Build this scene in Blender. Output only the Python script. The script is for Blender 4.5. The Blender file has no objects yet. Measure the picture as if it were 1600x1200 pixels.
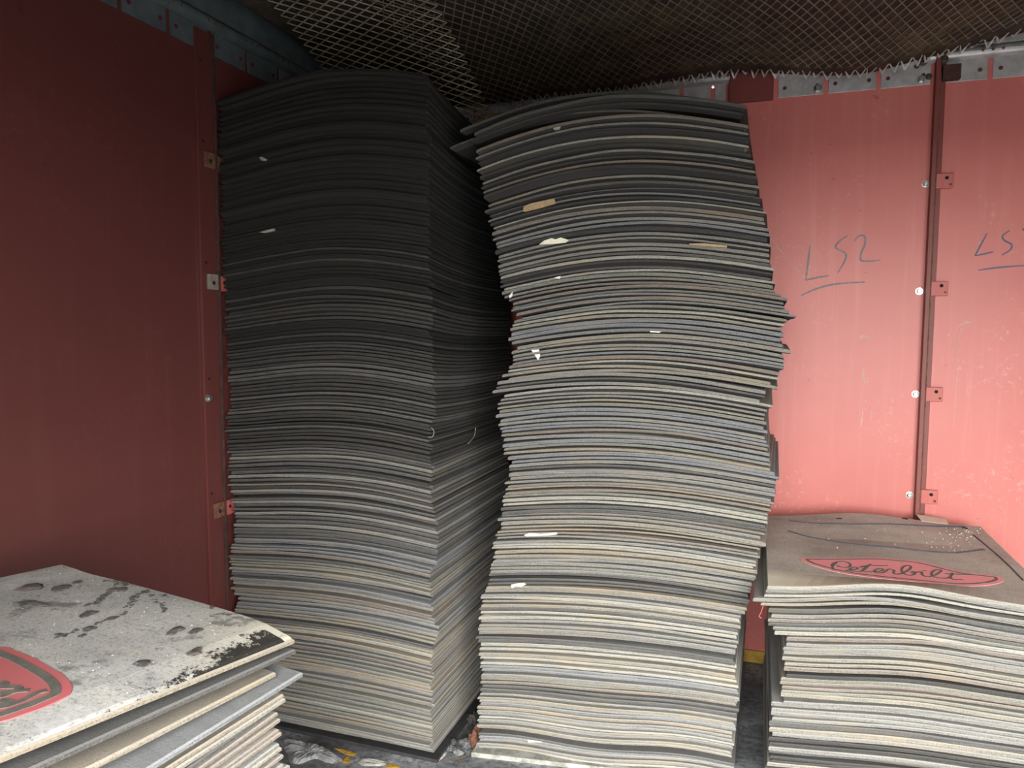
import bpy, bmesh, math, random
import numpy as np
from mathutils import Vector, Matrix

random.seed(11)
rng = np.random.default_rng(11)
SC = bpy.context.scene
COL = SC.collection
R = math.radians

# ------------------------------------------------------------------ camera
F_PX, PITCH, ROLL, YAW, EYE = 1150.0, R(4.5), R(0.25), R(19.0), 1.6
fw = np.array([-math.sin(YAW)*math.cos(PITCH), math.cos(YAW)*math.cos(PITCH), -math.sin(PITCH)])
rt0 = np.array([math.cos(YAW), math.sin(YAW), 0.0]); up0 = np.cross(rt0, fw)
rt = rt0*math.cos(ROLL) + up0*math.sin(ROLL); up = -rt0*math.sin(ROLL) + up0*math.cos(ROLL)
cam = bpy.data.cameras.new('camera'); camo = bpy.data.objects.new('camera', cam); COL.objects.link(camo)
cam.sensor_fit = 'HORIZONTAL'; cam.sensor_width = 36.0; cam.lens = 36.0*F_PX/1600.0
cam.clip_start = 0.02; cam.clip_end = 200
m = Matrix(((rt[0], up[0], -fw[0], 0), (rt[1], up[1], -fw[1], 0), (rt[2], up[2], -fw[2], EYE), (0, 0, 0, 1)))
camo.matrix_world = m
SC.camera = camo

# ------------------------------------------------------------------ sky, daylight, exposure
W = bpy.data.worlds.new('overcast_sky'); SC.world = W; W.use_nodes = True
nt = W.node_tree; nt.nodes.clear()
out = nt.nodes.new('ShaderNodeOutputWorld'); bg = nt.nodes.new('ShaderNodeBackground')
tc = nt.nodes.new('ShaderNodeTexCoord'); sep = nt.nodes.new('ShaderNodeSeparateXYZ')
mr = nt.nodes.new('ShaderNodeMapRange'); mixc = nt.nodes.new('ShaderNodeMix'); mixc.data_type = 'RGBA'
nt.links.new(tc.outputs['Generated'], sep.inputs[0]); nt.links.new(sep.outputs['Z'], mr.inputs['Value'])
mr.inputs['From Min'].default_value = 0.0; mr.inputs['From Max'].default_value = 1.0
mixc.inputs['A'].default_value = (0.325, 0.318, 0.298, 1); mixc.inputs['B'].default_value = (1.0, 0.98, 0.92, 1)   # overcast: zenith three times the horizon
nt.links.new(mr.outputs['Result'], mixc.inputs['Factor']); nt.links.new(mixc.outputs['Result'], bg.inputs['Color'])
bg.inputs['Strength'].default_value = 33.0
nt.links.new(bg.outputs[0], out.inputs[0])

FRONT_Y = -0.45          # the open end of the trailer, behind the camera
OPEN_X0, OPEN_X1, OPEN_Z = -0.55, 2.35, 2.20
pl = bpy.data.lights.new('doorway_portal', 'AREA'); pl.shape = 'RECTANGLE'
pl.size = OPEN_X1-OPEN_X0; pl.size_y = OPEN_Z+0.1
pl.cycles.is_portal = True
plo = bpy.data.objects.new('doorway_portal', pl); COL.objects.link(plo)
plo.location = ((OPEN_X0+OPEN_X1)/2, FRONT_Y-0.06, OPEN_Z/2); plo.rotation_euler = (R(90), 0, 0)

vs = SC.view_settings
SC.display_settings.display_device = 'sRGB'
vs.view_transform = 'Standard'; vs.look = 'None'; vs.gamma = 1.0; vs.use_curve_mapping = False
vs.exposure = 0.55

# ------------------------------------------------------------------ helpers
ORI = np.array([0, 0, EYE])
def ray(px, py): return fw + rt*(px-800)/F_PX + up*(600-py)/F_PX
def on_y(px, py, Y): d = ray(px, py); return ORI + d*(Y/d[1])
def on_x(px, py, X): d = ray(px, py); return ORI + d*(X/d[0])
def on_z(px, py, Z): d = ray(px, py); return ORI + d*((Z-EYE)/d[2])

def props(o, label=None, cat=None, group=None, kind=None):
    if label: o['label'] = label
    if cat: o['category'] = cat
    if group: o['group'] = group
    if kind: o['kind'] = kind
    return o
def link(name, me, mat=None, parent=None, loc=None):
    o = bpy.data.objects.new(name, me); COL.objects.link(o)
    if mat is not None and me is not None and len(me.materials) == 0: me.materials.append(mat)
    if parent is not None: o.parent = parent
    if loc is not None: o.location = loc
    return o
def mesh(name, verts, faces, smooth=False):
    me = bpy.data.meshes.new(name); me.from_pydata([tuple(map(float, v)) for v in verts], [], faces)
    me.update()
    if smooth:
        me.polygons.foreach_set('use_smooth', [True]*len(me.polygons))
    return me
def fix(me):
    bm = bmesh.new(); bm.from_mesh(me); bmesh.ops.recalc_face_normals(bm, faces=bm.faces); bm.to_mesh(me); bm.free(); return me
class MB:
    def __init__(s): s.v = []; s.f = []
    def box(s, lo, hi, bev=0.0):
        x0, y0, z0 = lo; x1, y1, z1 = hi; n = len(s.v)
        s.v += [(x0,y0,z0),(x1,y0,z0),(x1,y1,z0),(x0,y1,z0),(x0,y0,z1),(x1,y0,z1),(x1,y1,z1),(x0,y1,z1)]
        s.f += [tuple(n+i for i in q) for q in ((0,3,2,1),(4,5,6,7),(0,1,5,4),(1,2,6,5),(2,3,7,6),(3,0,4,7))]
    def prism(s, a, b, w, t, upv=(0,0,1)):
        a = np.asarray(a, float); b = np.asarray(b, float); d = b-a; L = np.linalg.norm(d)
        if L < 1e-9: return
        d /= L; u = np.asarray(upv, float); sd = np.cross(d, u); sl = np.linalg.norm(sd)
        if sl < 1e-6: sd = np.cross(d, (1,0,0)); sl = np.linalg.norm(sd)
        sd /= sl; u = np.cross(sd, d); n = len(s.v)
        for p in (a, b):
            for i, j in ((-1,-1),(1,-1),(1,1),(-1,1)): s.v.append(tuple(p + sd*i*w/2 + u*j*t/2))
        for i in range(4): s.f.append((n+i, n+(i+1)%4, n+4+(i+1)%4, n+4+i))
    def tube(s, pts, r, k=6, caps=True):
        pts = [np.asarray(p, float) for p in pts]; n0 = len(s.v); N = len(pts)
        for i, p in enumerate(pts):
            d = pts[min(i+1, N-1)]-pts[max(i-1, 0)]; d /= np.linalg.norm(d)+1e-12
            a = np.cross(d, (0.13, 0.21, 1.0)); a /= np.linalg.norm(a); b = np.cross(d, a)
            rr = r[i] if hasattr(r, '__len__') else r
            for q in range(k):
                th = 2*math.pi*q/k; s.v.append(tuple(p + rr*(math.cos(th)*a + math.sin(th)*b)))
        for i in range(N-1):
            for q in range(k):
                s.f.append((n0+i*k+q, n0+i*k+(q+1)%k, n0+(i+1)*k+(q+1)%k, n0+(i+1)*k+q))
        if caps:
            s.f.append(tuple(n0+q for q in range(k-1, -1, -1))); s.f.append(tuple(n0+(N-1)*k+q for q in range(k)))
    def build(s, name, mat, parent=None, smooth=False, bevel=0.0):
        me = fix(mesh(name, s.v, s.f, smooth))
        if bevel:
            bm = bmesh.new(); bm.from_mesh(me)
            bmesh.ops.bevel(bm, geom=list(bm.edges), offset=bevel, segments=2, affect='EDGES', profile=0.6)
            bm.to_mesh(me); bm.free()
        return link(name, me, mat, parent)

def spline(pts, n=8):
    """Catmull-Rom through points"""
    P = [np.asarray(p, float) for p in pts]
    if len(P) < 3: return P
    P = [2*P[0]-P[1]] + P + [2*P[-1]-P[-2]]; o = []
    for i in range(1, len(P)-2):
        for k in range(n):
            t = k/n
            o.append(0.5*((2*P[i]) + (-P[i-1]+P[i+1])*t + (2*P[i-1]-5*P[i]+4*P[i+1]-P[i+2])*t*t + (-P[i-1]+3*P[i]-3*P[i+1]+P[i+2])*t**3))
    o.append(P[-2]); return o

# ------------------------------------------------------------------ materials
def newmat(name):
    mt = bpy.data.materials.new(name); mt.use_nodes = True; n = mt.node_tree
    b = n.nodes['Principled BSDF']; return mt, n, b
def nnoise(n, scale, detail=4, rough=0.6, vec=None, sc=None):
    t = n.nodes.new('ShaderNodeTexNoise'); t.inputs['Scale'].default_value = scale
    t.inputs['Detail'].default_value = detail; t.inputs['Roughness'].default_value = rough
    if vec is not None:
        if sc is not None:
            mp = n.nodes.new('ShaderNodeMapping'); mp.inputs['Scale'].default_value = sc
            n.links.new(vec, mp.inputs['Vector']); n.links.new(mp.outputs[0], t.inputs['Vector'])
        else: n.links.new(vec, t.inputs['Vector'])
    return t.outputs['Fac']
def ramp(n, fac, stops, const=False):
    r = n.nodes.new('ShaderNodeValToRGB'); e = r.color_ramp.elements
    if const: r.color_ramp.interpolation = 'CONSTANT'
    while len(e) < len(stops): e.new(0.5)
    for el, (p, c) in zip(e, stops):
        el.position = p; el.color = (c, c, c, 1) if not hasattr(c, '__len__') else (*c, 1)
    n.links.new(fac, r.inputs[0]); return r.outputs['Color']
def mix(n, fac, a, b, mode='MIX'):
    x = n.nodes.new('ShaderNodeMix'); x.data_type = 'RGBA'; x.blend_type = mode
    for k, v in (('Factor', fac), ('A', a), ('B', b)):
        if hasattr(v, 'is_linked') or hasattr(v, 'links'): n.links.new(v, x.inputs[k])
        elif hasattr(v, '__len__'): x.inputs[k].default_value = (*v, 1) if len(v) == 3 else v
        else: x.inputs[k].default_value = v
    return x.outputs['Result']
def bump(n, b, h, strength=0.3, dist=0.01):
    bp = n.nodes.new('ShaderNodeBump'); bp.inputs['Strength'].default_value = strength; bp.inputs['Distance'].default_value = dist
    n.links.new(h, bp.inputs['Height']); n.links.new(bp.outputs[0], b.inputs['Normal'])
def objco(n): return n.nodes.new('ShaderNodeTexCoord').outputs['Object']
def geo(n): return n.nodes.new('ShaderNodeNewGeometry').outputs['Position']

def rubber(name, col, dark=0.45, warm=None):
    mt, n, b = newmat(name); v = geo(n)
    st = nnoise(n, 1.0, 5, 0.65, v, (7, 7, 420)); fine = nnoise(n, 260, 3, 0.7, v); big = nnoise(n, 5, 3, 0.6, v, (1, 1, 3))
    lo = tuple(c*dark for c in col); hi = tuple(min(1, c*1.35) for c in col)
    c1 = ramp(n, st, [(0.28, lo), (0.5, col), (0.75, hi)])
    c2 = mix(n, ramp(n, fine, [(0.36, 0.85), (0.54, 0.0)]), c1, lo)
    w = warm or (col[0]*1.12, col[1]*0.98, col[2]*0.8)
    c3 = mix(n, ramp(n, big, [(0.50, 0.0), (0.70, 0.7)]), c2, w)
    sp = nnoise(n, 900, 1, 0.5, v)
    c4 = mix(n, ramp(n, sp, [(0.70, 0.0), (0.76, min(0.55, 3*col[0]))]), c3, (0.62, 0.60, 0.54))
    gn = n.nodes.new('ShaderNodeNewGeometry'); sz = n.nodes.new('ShaderNodeSeparateXYZ'); n.links.new(gn.outputs['Normal'], sz.inputs[0])
    c4 = mix(n, ramp(n, sz.outputs['Z'], [(0.25, 0.0), (0.65, 0.45)]), c4, tuple(min(1, 0.16*min(1.0, max(0.22, (col[0]-0.02)/0.12))+c*1.15) for c in col))   # dust settles on what faces up
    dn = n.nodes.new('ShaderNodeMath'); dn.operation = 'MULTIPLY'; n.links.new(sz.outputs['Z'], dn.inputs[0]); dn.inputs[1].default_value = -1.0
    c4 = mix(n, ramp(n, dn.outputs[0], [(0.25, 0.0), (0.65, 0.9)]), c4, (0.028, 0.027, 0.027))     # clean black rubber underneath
    n.links.new(c4, b.inputs['Base Color']); b.inputs['Roughness'].default_value = 0.82
    b.inputs['Specular IOR Level'].default_value = 0.25
    bump(n, b, fine, 0.45, 0.003)
    return mt
TONES = [('grey', (0.200, 0.197, 0.187)), ('beige', (0.225, 0.212, 0.182)), ('brownish', (0.185, 0.162, 0.142)),
         ('bluish grey', (0.172, 0.180, 0.192)), ('pale', (0.300, 0.292, 0.262)), ('dark grey', (0.095, 0.094, 0.093)),
         ('olive grey', (0.180, 0.180, 0.155)), ('tan', (0.245, 0.215, 0.172)),
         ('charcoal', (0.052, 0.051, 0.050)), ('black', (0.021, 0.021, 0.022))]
RUB = {k: rubber('dusty_rubber_'+k.replace(' ', '_'), c) for k, c in TONES}

def paint(name, base, dirt, scuff, rough=0.42, streak=True, gloss=0.5):
    mt, n, b = newmat(name); v = geo(n)
    a = nnoise(n, 1.6, 5, 0.6, v); s = nnoise(n, 1.0, 4, 0.6, v, (26, 26, 1.3)); f = nnoise(n, 38, 5, 0.75, v); cl = nnoise(n, 2.6, 4, 0.6, v)
    c = mix(n, ramp(n, a, [(0.35, 0.0), (0.7, 0.55)]), base, dirt)
    if streak: c = mix(n, ramp(n, s, [(0.52, 0.0), (0.72, 0.16)]), c, scuff)
    mk = mix(n, 1.0, ramp(n, f, [(0.55, 0.0), (0.66, 1.0)]), ramp(n, cl, [(0.47, 0.0), (0.62, 0.55)]), 'MULTIPLY')
    c = mix(n, mk, c, scuff)
    dk = nnoise(n, 21, 3, 0.6, v); c = mix(n, ramp(n, dk, [(0.70, 0.0), (0.76, 0.45)]), c, tuple(x*0.35 for x in dirt))
    n.links.new(c, b.inputs['Base Color']); b.inputs['Roughness'].default_value = rough; b.inputs['Specular IOR Level'].default_value = gloss
    bump(n, b, a, 0.08, 0.05)
    return mt
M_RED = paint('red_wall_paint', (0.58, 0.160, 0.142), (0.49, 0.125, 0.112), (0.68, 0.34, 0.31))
M_RED_SHADED = paint('shaded_red_wall_paint', (0.125, 0.036, 0.034), (0.102, 0.031, 0.029), (0.17, 0.068, 0.064), 0.36)  # left wall's shade put into a darker copy of the red
M_REDB = paint('dark_red_trim_paint', (0.20, 0.040, 0.034), (0.14, 0.032, 0.026), (0.30, 0.11, 0.07), 0.5)
M_CLIP = paint('pink_red_clip_paint', (0.50, 0.125, 0.112), (0.40, 0.090, 0.080), (0.60, 0.30, 0.26), 0.5)

def simple(name, col, rough=0.6, metal=0.0, var=0.25, scale=30, col2=None, bmp=0.0):
    mt, n, b = newmat(name); v = geo(n); f = nnoise(n, scale, 5, 0.65, v)
    c2 = col2 or tuple(c*(1-var) for c in col)
    n.links.new(ramp(n, f, [(0.35, c2), (0.65, col)]), b.inputs['Base Color'])
    b.inputs['Roughness'].default_value = rough; b.inputs['Metallic'].default_value = metal
    if bmp: bump(n, b, f, bmp, 0.01)
    return mt
M_GALV = simple('galvanised_steel', (0.56, 0.56, 0.58), 0.42, 0.55, 0.3, 18)
M_BLUE = simple('dark_blue_grey_steel', (0.15, 0.19, 0.21), 0.5, 0.3, 0.35, 14)  # rail steel in a darker bluish tone for the left wall
M_BOLT = simple('bolt_steel', (0.62, 0.62, 0.60), 0.28, 0.9, 0.35, 80)
M_DARKB = simple('dark_bolt_steel', (0.14, 0.12, 0.11), 0.4, 0.6, 0.5, 80)
M_RUST = simple('rust', (0.24, 0.11, 0.06), 0.9, 0.1, 0.6, 40, (0.09, 0.04, 0.03), 0.3)
M_RUST_SHADE = simple('dark_rust_and_shade', (0.085, 0.034, 0.028), 0.85, 0.1, 0.5, 30, (0.04, 0.02, 0.018), 0.3)  # real rust on the clip, plain darkening on the step and unseen walls
M_WIRE = simple('expanded_metal', (0.31, 0.285, 0.215), 0.5, 0.45, 0.5, 9, (0.16, 0.125, 0.085))
M_WIREL = simple('pale_expanded_metal', (0.52, 0.49, 0.37), 0.5, 0.3, 0.4, 7, (0.27, 0.235, 0.15))
M_WIRE_LIT = simple('expanded_metal_lit', (0.72, 0.72, 0.70), 0.35, 0.5, 0.35, 22)  # lit copy of the mesh metal: front light put into the colour
M_HOLE = simple('dark_hole', (0.012, 0.008, 0.008), 0.9)
M_HOLER = simple('red_primer_hole', (0.13, 0.018, 0.026), 0.7)
M_INK = simple('blue_grey_marker_ink', (0.085, 0.10, 0.17), 0.5, 0, 0.3, 60)
M_INKF = simple('faded_marker_ink', (0.235, 0.185, 0.20), 0.5, 0, 0.35, 60)
M_SCR = simple('pale_scratch', (0.66, 0.40, 0.36), 0.7, 0, 0.2, 60)
M_CARD = simple('cardboard', (0.42, 0.30, 0.17), 0.85, 0, 0.25, 50)
M_PAPER = simple('cream_paper', (0.84, 0.80, 0.66), 0.85, 0, 0.15, 50)
M_WHITE = simple('white_paper', (0.80, 0.79, 0.74), 0.8, 0, 0.12, 60)
M_THREAD = simple('grey_thread', (0.50, 0.47, 0.40), 0.8)
M_WOOD = simple('brown_timber', (0.27, 0.16, 0.085), 0.8, 0, 0.45, 12)
M_YEL = simple('yellow_paint', (0.55, 0.33, 0.045), 0.6, 0, 0.45, 25)
M_CLOD = simple('dried_mud', (0.105, 0.10, 0.095), 0.95, 0, 0.45, 60, None, 0.4)
M_CLODR = simple('reddish_mud', (0.125, 0.104, 0.099), 0.95, 0, 0.4, 60, None, 0.4)
M_CRUMB = simple('white_crumbs', (0.74, 0.73, 0.68), 0.8)
M_LOGO = simple('faded_red_inlay', (0.95, 0.335, 0.375), 0.6, 0, 0.2, 14, (0.90, 0.37, 0.39))
M_LOGOD = simple('dirty_red_inlay', (0.62, 0.145, 0.17), 0.6, 0, 0.3, 40, (0.52, 0.17, 0.17))
M_GROOVE = simple('grimy_groove', (0.185, 0.180, 0.160), 0.85, 0, 0.4, 60)
M_RIDGE = simple('blue_black_rubber', (0.075, 0.085, 0.115), 0.6, 0, 0.3, 30)
M_RUBK = simple('black_rubber_board', (0.040, 0.040, 0.043), 0.6, 0, 0.4, 25, None, 0.2)
M_BOARD = simple('chalky_board', (0.50, 0.50, 0.46), 0.85, 0, 0.6, 16, (0.18, 0.18, 0.16), 0.2)
M_FILM = simple('dirty_plastic_film', (0.48, 0.49, 0.51), 0.35, 0, 0.65, 22, (0.12, 0.12, 0.125), 0.5)
M_ASPH = simple('yard_asphalt', (0.032, 0.032, 0.031), 0.9, 0, 0.3, 2)

def mat_floor():
    mt, n, b = newmat('grimy_floor'); v = geo(n)
    a = nnoise(n, 3.5, 6, 0.65, v); f = nnoise(n, 45, 4, 0.7, v); y = nnoise(n, 6, 3, 0.6, v)
    c = ramp(n, a, [(0.33, (0.055, 0.054, 0.055)), (0.52, (0.20, 0.215, 0.235)), (0.68, (0.42, 0.445, 0.475))])
    c = mix(n, ramp(n, f, [(0.35, 0.75), (0.55, 0.0)]), c, (0.05, 0.047, 0.043))
    c = mix(n, ramp(n, y, [(0.64, 0.0), (0.70, 0.5)]), c, (0.20, 0.12, 0.06))
    n.links.new(c, b.inputs['Base Color']); b.inputs['Roughness'].default_value = 0.7; bump(n, b, f, 0.3, 0.01)
    return mt
M_FLOOR = mat_floor()
def mat_ceiling():
    mt, n, b = newmat('dingy_roof_lining'); v = geo(n)
    a = nnoise(n, 1.3, 5, 0.65, v); f = nnoise(n, 14, 5, 0.7, v)
    c = ramp(n, a, [(0.35, (0.050, 0.028, 0.024)), (0.5, (0.075, 0.058, 0.040)), (0.66, (0.15, 0.135, 0.062))])
    c = mix(n, ramp(n, f, [(0.40, 0.8), (0.60, 0.0)]), c, (0.022, 0.018, 0.015))
    n.links.new(c, b.inputs['Base Color']); b.inputs['Roughness'].default_value = 0.85
    return mt
M_CEIL = mat_ceiling()

def mat_top(name, near):
    """dusty upper face of the two flaps seen from above; object coordinates are metres along the flap"""
    mt, n, b = newmat(name); v = objco(n); g = geo(n)
    a = nnoise(n, 3.2, 6, 0.65, g); st = nnoise(n, 1.0, 5, 0.7, v, (4, 22, 22)); f = nnoise(n, 170, 4, 0.75, g); s = nnoise(n, 420, 2, 0.5, g)
    if near:
        c = ramp(n, a, [(0.30, (0.33, 0.333, 0.335)), (0.50, (0.49, 0.493, 0.49)), (0.70, (0.64, 0.64, 0.62))])
        c = mix(n, ramp(n, st, [(0.45, 0.0), (0.75, 0.5)]), c, (0.66, 0.63, 0.54))
    else:
        c = ramp(n, a, [(0.30, (0.34, 0.315, 0.28)), (0.50, (0.50, 0.465, 0.415)), (0.72, (0.64, 0.61, 0.54))])
        c = mix(n, ramp(n, st, [(0.45, 0.0), (0.75, 0.5)]), c, (0.62, 0.58, 0.50))
    c = mix(n, ramp(n, f, [(0.34, 0.65), (0.50, 0.0)]), c, (0.15, 0.147, 0.14))
    c = mix(n, ramp(n, s, [(0.68, 0.0), (0.73, 0.9)]), c, (0.8, 0.8, 0.77))
    sx = n.nodes.new('ShaderNodeSeparateXYZ'); n.links.new(v, sx.inputs[0])
    return mt, n, b, c, sx, f

def finish_top(mt, n, b, c, f):
    n.links.new(c, b.inputs['Base Color']); b.inputs['Roughness'].default_value = 0.85; b.inputs['Specular IOR Level'].default_value = 0.25
    bump(n, b, f, 0.35, 0.003); return mt

def math_node(n, op, a, b_=None, clamp=False):
    x = n.nodes.new('ShaderNodeMath'); x.operation = op; x.use_clamp = clamp
    for i, q in enumerate((a, b_)):
        if q is None: continue
        if hasattr(q, 'links'): n.links.new(q, x.inputs[i])
        else: x.inputs[i].default_value = q
    return x.outputs[0]

# ------------------------------------------------------------------ room shell
XL, YB, ZC = -2.04, 3.61, 2.88
XR = 2.4
def struct(o): o['kind'] = 'structure'; return o
def slab(name, lo, hi, mat):
    mb = MB(); mb.box(lo, hi); return struct(mb.build(name, mat))
floor = slab('floor', (XL-0.05, FRONT_Y-0.05, -0.08), (XR+0.05, YB+0.05, 0.0), M_FLOOR)
ceiling = slab('ceiling', (XL-0.05, FRONT_Y-0.05, ZC), (XR+0.05, YB+0.05, ZC+0.05), M_CEIL)
wall_left = slab('wall_left', (XL-0.05, FRONT_Y-0.05, 0.0), (XL, YB+0.05, ZC), M_RED_SHADED)
wall_right = slab('wall_right', (XR, FRONT_Y-0.05, 0.0), (XR+0.05, YB+0.05, ZC), M_RUST_SHADE)  # unseen wall, kept dark to cut red bounce light
# back wall: one panel; a round daylight hole is left open high up
HOLE = on_y(1114, 131, YB) - np.array([0, 0, 0.014])
def wall_with_hole():
    mb = MB(); hx, hz, hr = HOLE[0], HOLE[2], 0.007; s = 0.03
    xa, xb, za, zb = hx-s, hx+s, hz-s, hz+s
    mb.box((XL-0.05, YB, 0.0), (XR+0.05, YB+0.05, za)); mb.box((XL-0.05, YB, zb), (XR+0.05, YB+0.05, ZC))
    mb.box((XL-0.05, YB, za), (xa, YB+0.05, zb)); mb.box((xb, YB, za), (XR+0.05, YB+0.05, zb))
    n0 = len(mb.v); k = 16
    for y in (YB, YB+0.05):
        for i in range(k):
            t = 2*math.pi*i/k; mb.v.append((hx+hr*math.cos(t), y, hz+hr*math.sin(t)))
        for i in range(k):
            t = 2*math.pi*i/k; c, q = math.cos(t), math.sin(t); mm = max(abs(c), abs(q)); mb.v.append((hx+s*c/mm, y, hz+s*q/mm))
    for i in range(k):
        j = (i+1) % k
        mb.f += [(n0+i, n0+j, n0+k+j, n0+k+i), (n0+2*k+i, n0+2*k+j, n0+3*k+j, n0+3*k+i), (n0+i, n0+j, n0+2*k+j, n0+2*k+i)]
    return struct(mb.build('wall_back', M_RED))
wall_back = wall_with_hole()
# unseen front end: closed left part and low header added to dim top and left
wf = MB(); wf.box((XL-0.05, FRONT_Y-0.05, 0), (OPEN_X0, FRONT_Y, ZC)); wf.box((OPEN_X0, FRONT_Y-0.05, OPEN_Z), (XR+0.05, FRONT_Y, ZC)); wf.box((OPEN_X1, FRONT_Y-0.05, 0), (XR+0.05, FRONT_Y, OPEN_Z))
wall_front_shade = struct(wf.build('wall_front_shade', M_RUST_SHADE))
yard = MB(); yard.box((-40, -60, -1.25), (40, 20, -1.2)); yard_o = struct(yard.build('ground', M_ASPH))

# ---- back wall fittings
def disc(name, centre, axis, r, mat, parent, k=10, th=0.0012):
    mb = MB(); c = np.asarray(centre, float); a = np.asarray(axis, float)
    mb.tube([c, c+a*th], r, k); return mb.build(name, mat, parent)
def bolt(centre, axis, r, parent, mat=None, name='bolt'):
    c = np.asarray(centre, float); a = np.asarray(axis, float); mb = MB()
    mb.tube([c, c+a*r*0.25], r*1.35, 12)                       # washer
    mb.tube([c+a*r*0.25, c+a*r*0.9, c+a*r*1.1], [r, r, r*0.72], 6)   # hex head
    return mb.build(name, mat or M_BOLT, parent)
def flat_box(name, lo, hi, mat, parent, bev=0.0015):
    mb = MB(); mb.box(lo, hi); return mb.build(name, mat, parent, bevel=bev)
PZ0, PZ1, RZ1, FZ1 = 2.628, 2.712, 2.765, 2.83
def rail(axis, wall, a0, a1, gaps, mats, skip=()):
    """top rail: holed plates under a rounded tube and a flange; axis 'x' on the back wall, 'y' on the left wall"""
    gm, pm = mats
    def P(a, d, z): return (a, YB-d, z) if axis == 'x' else (XL+d, a, z)
    nrm = (0, -1, 0) if axis == 'x' else (1, 0, 0)
    def bx(name, a_0, a_1, d0, d1, z0, z1, mat, bev=0.0012):
        p, q = P(a_0, d0, z0), P(a_1, d1, z1); lo = tuple(min(i, j) for i, j in zip(p, q)); hi = tuple(max(i, j) for i, j in zip(p, q))
        return flat_box(name, lo, hi, mat, wall, bev)
    for k in range(len(gaps)-1):
        if k in skip: continue
        p0, p1 = gaps[k]+0.010, gaps[k+1]-0.010
        if axis == 'x' and p0 < HOLE[0] < p1:        # this plate is broken where daylight shows through
            bx('rail_plate', p0, HOLE[0]-0.010, 0.0, 0.006, PZ0, PZ1, pm); bx('rail_plate', HOLE[0]+0.010, p1, 0.0, 0.006, PZ0, PZ1, pm); continue
        o = bx('rail_plate', p0, p1, 0.0, 0.006, PZ0, PZ1, pm)
        for q in (p0+0.027, p1-0.027): disc('hole', P(q, 0.006, PZ0+0.040), nrm, 0.0085, M_HOLER, o)
    mb = MB(); k = 10; n0 = 0
    for a in (a0, a1):
        for i in range(k+1):
            t = math.pi*i/k; mb.v.append(P(a, 0.004+0.030*math.sin(t), (PZ1+RZ1)/2 - 0.0265*math.cos(t)))
    for i in range(k): mb.f.append((i, i+1, k+2+i, k+1+i))
    mb.f.append((0, k+1, 2*k+1, k)); mb.f.append(tuple(range(k+1))); mb.f.append(tuple(range(2*k+1, k, -1)))
    tube = mb.build('rail_tube', gm, wall, smooth=False)
    bx('rail_flange', a0, a1, 0.0, 0.016, RZ1+0.001, ZC-0.002, gm)
    for k in range(1, len(gaps)-1):
        for dd in (-0.036, 0, 0.036):
            disc('hole', P(gaps[k]+dd, 0.033, (PZ1+RZ1)/2), nrm, 0.0065, M_RUST, tube, 8)
gx = [-1.98+0.2085*i for i in range(21)]
off = 0.217 - min(gx, key=lambda q: abs(q-0.217)); gx = [q+off for q in gx]
gx = [q for q in gx if q < XR-0.02]
rail('x', wall_back, XL+0.04, XR-0.005, gx, (M_GALV, M_GALV), skip=(sum(1 for q in gx if q < -0.02)-1,))
gy = [-0.35+0.2085*i for i in range(19)]; gy = [q for q in gy if q < YB-0.05]
rail('y', wall_left, -0.35, YB-0.04, gy, (M_BLUE, M_BLUE))
# the one plate painted over in the wall's red
flat_box('painted_plate', (gx[sum(1 for q in gx if q < -0.02)-1]+0.01, YB-0.0385, PZ0-0.008), (gx[sum(1 for q in gx if q < -0.02)]-0.010, YB, 2.800), M_REDB, wall_back)

# post on the back wall with its bolts and clips
PX = 0.652
post = MB(); post.box((PX-0.013, YB-0.040, 0.0), (PX+0.004, YB, 2.735)); post.box((PX+0.004, YB-0.010, 0.0), (PX+0.030, YB, 2.735))
post_o = post.build('wall_post', M_REDB, wall_back, bevel=0.0015)
flat_box('rust_edge', (PX+0.0035, YB-0.0412, 0.1), (PX+0.0075, YB-0.012, 2.66), M_RUST, post_o, 0.0008)
for (bx_, by_, cx, cy) in ((1447, 287, 1467, 283), (1437, 455, 1460, 451), (1431, 616, 1450, 616), (1421.5, 774, 1441, 776)):
    p = on_y(bx_, by_, YB-0.012); c = on_y(cx, cy, YB-0.02)
    b_ = bolt((p[0], YB, p[2]), (0, -1, 0), 0.0115, post_o)
    cl = flat_box('clip', (PX+0.009, YB-0.022, c[2]-0.031), (PX+0.075, YB-0.008, c[2]+0.031), M_CLIP, wall_back, 0.003)
    props(cl, 'pink-red square clip plate')
    disc('clip_hole', (PX+0.049, YB-0.022, c[2]+0.012), (0, -1, 0), 0.0075, M_HOLE, cl)
    disc('clip_hole', (PX+0.064, YB-0.022, c[2]-0.016), (0, -1, 0), 0.0055, M_RUST, cl)
rb = on_y(1474, 113, YB-0.03)
rbx = flat_box('rusty_clip', (PX+0.012, YB-0.040, rb[2]-0.033), (PX+0.079, YB-0.004, rb[2]+0.028), M_RUST_SHADE, wall_back, 0.003)
for q, rr, mt in (((1442, 96), 0.014, M_DARKB), ((1475, 93), 0.013, M_DARKB), ((1441, 121.5), 0.0125, M_BOLT), ((1278.5, 136), 0.015, M_BOLT), ((1453, 117), 0.010, M_DARKB), ((1434, 100.5), 0.008, M_DARKB)):
    p = on_y(*q, YB-0.03); z_in = 0.030 if p[2] > PZ1 else 0.006
    bolt((p[0], YB-z_in, p[2]), (0, -1, 0), rr, wall_back, mt)

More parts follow.
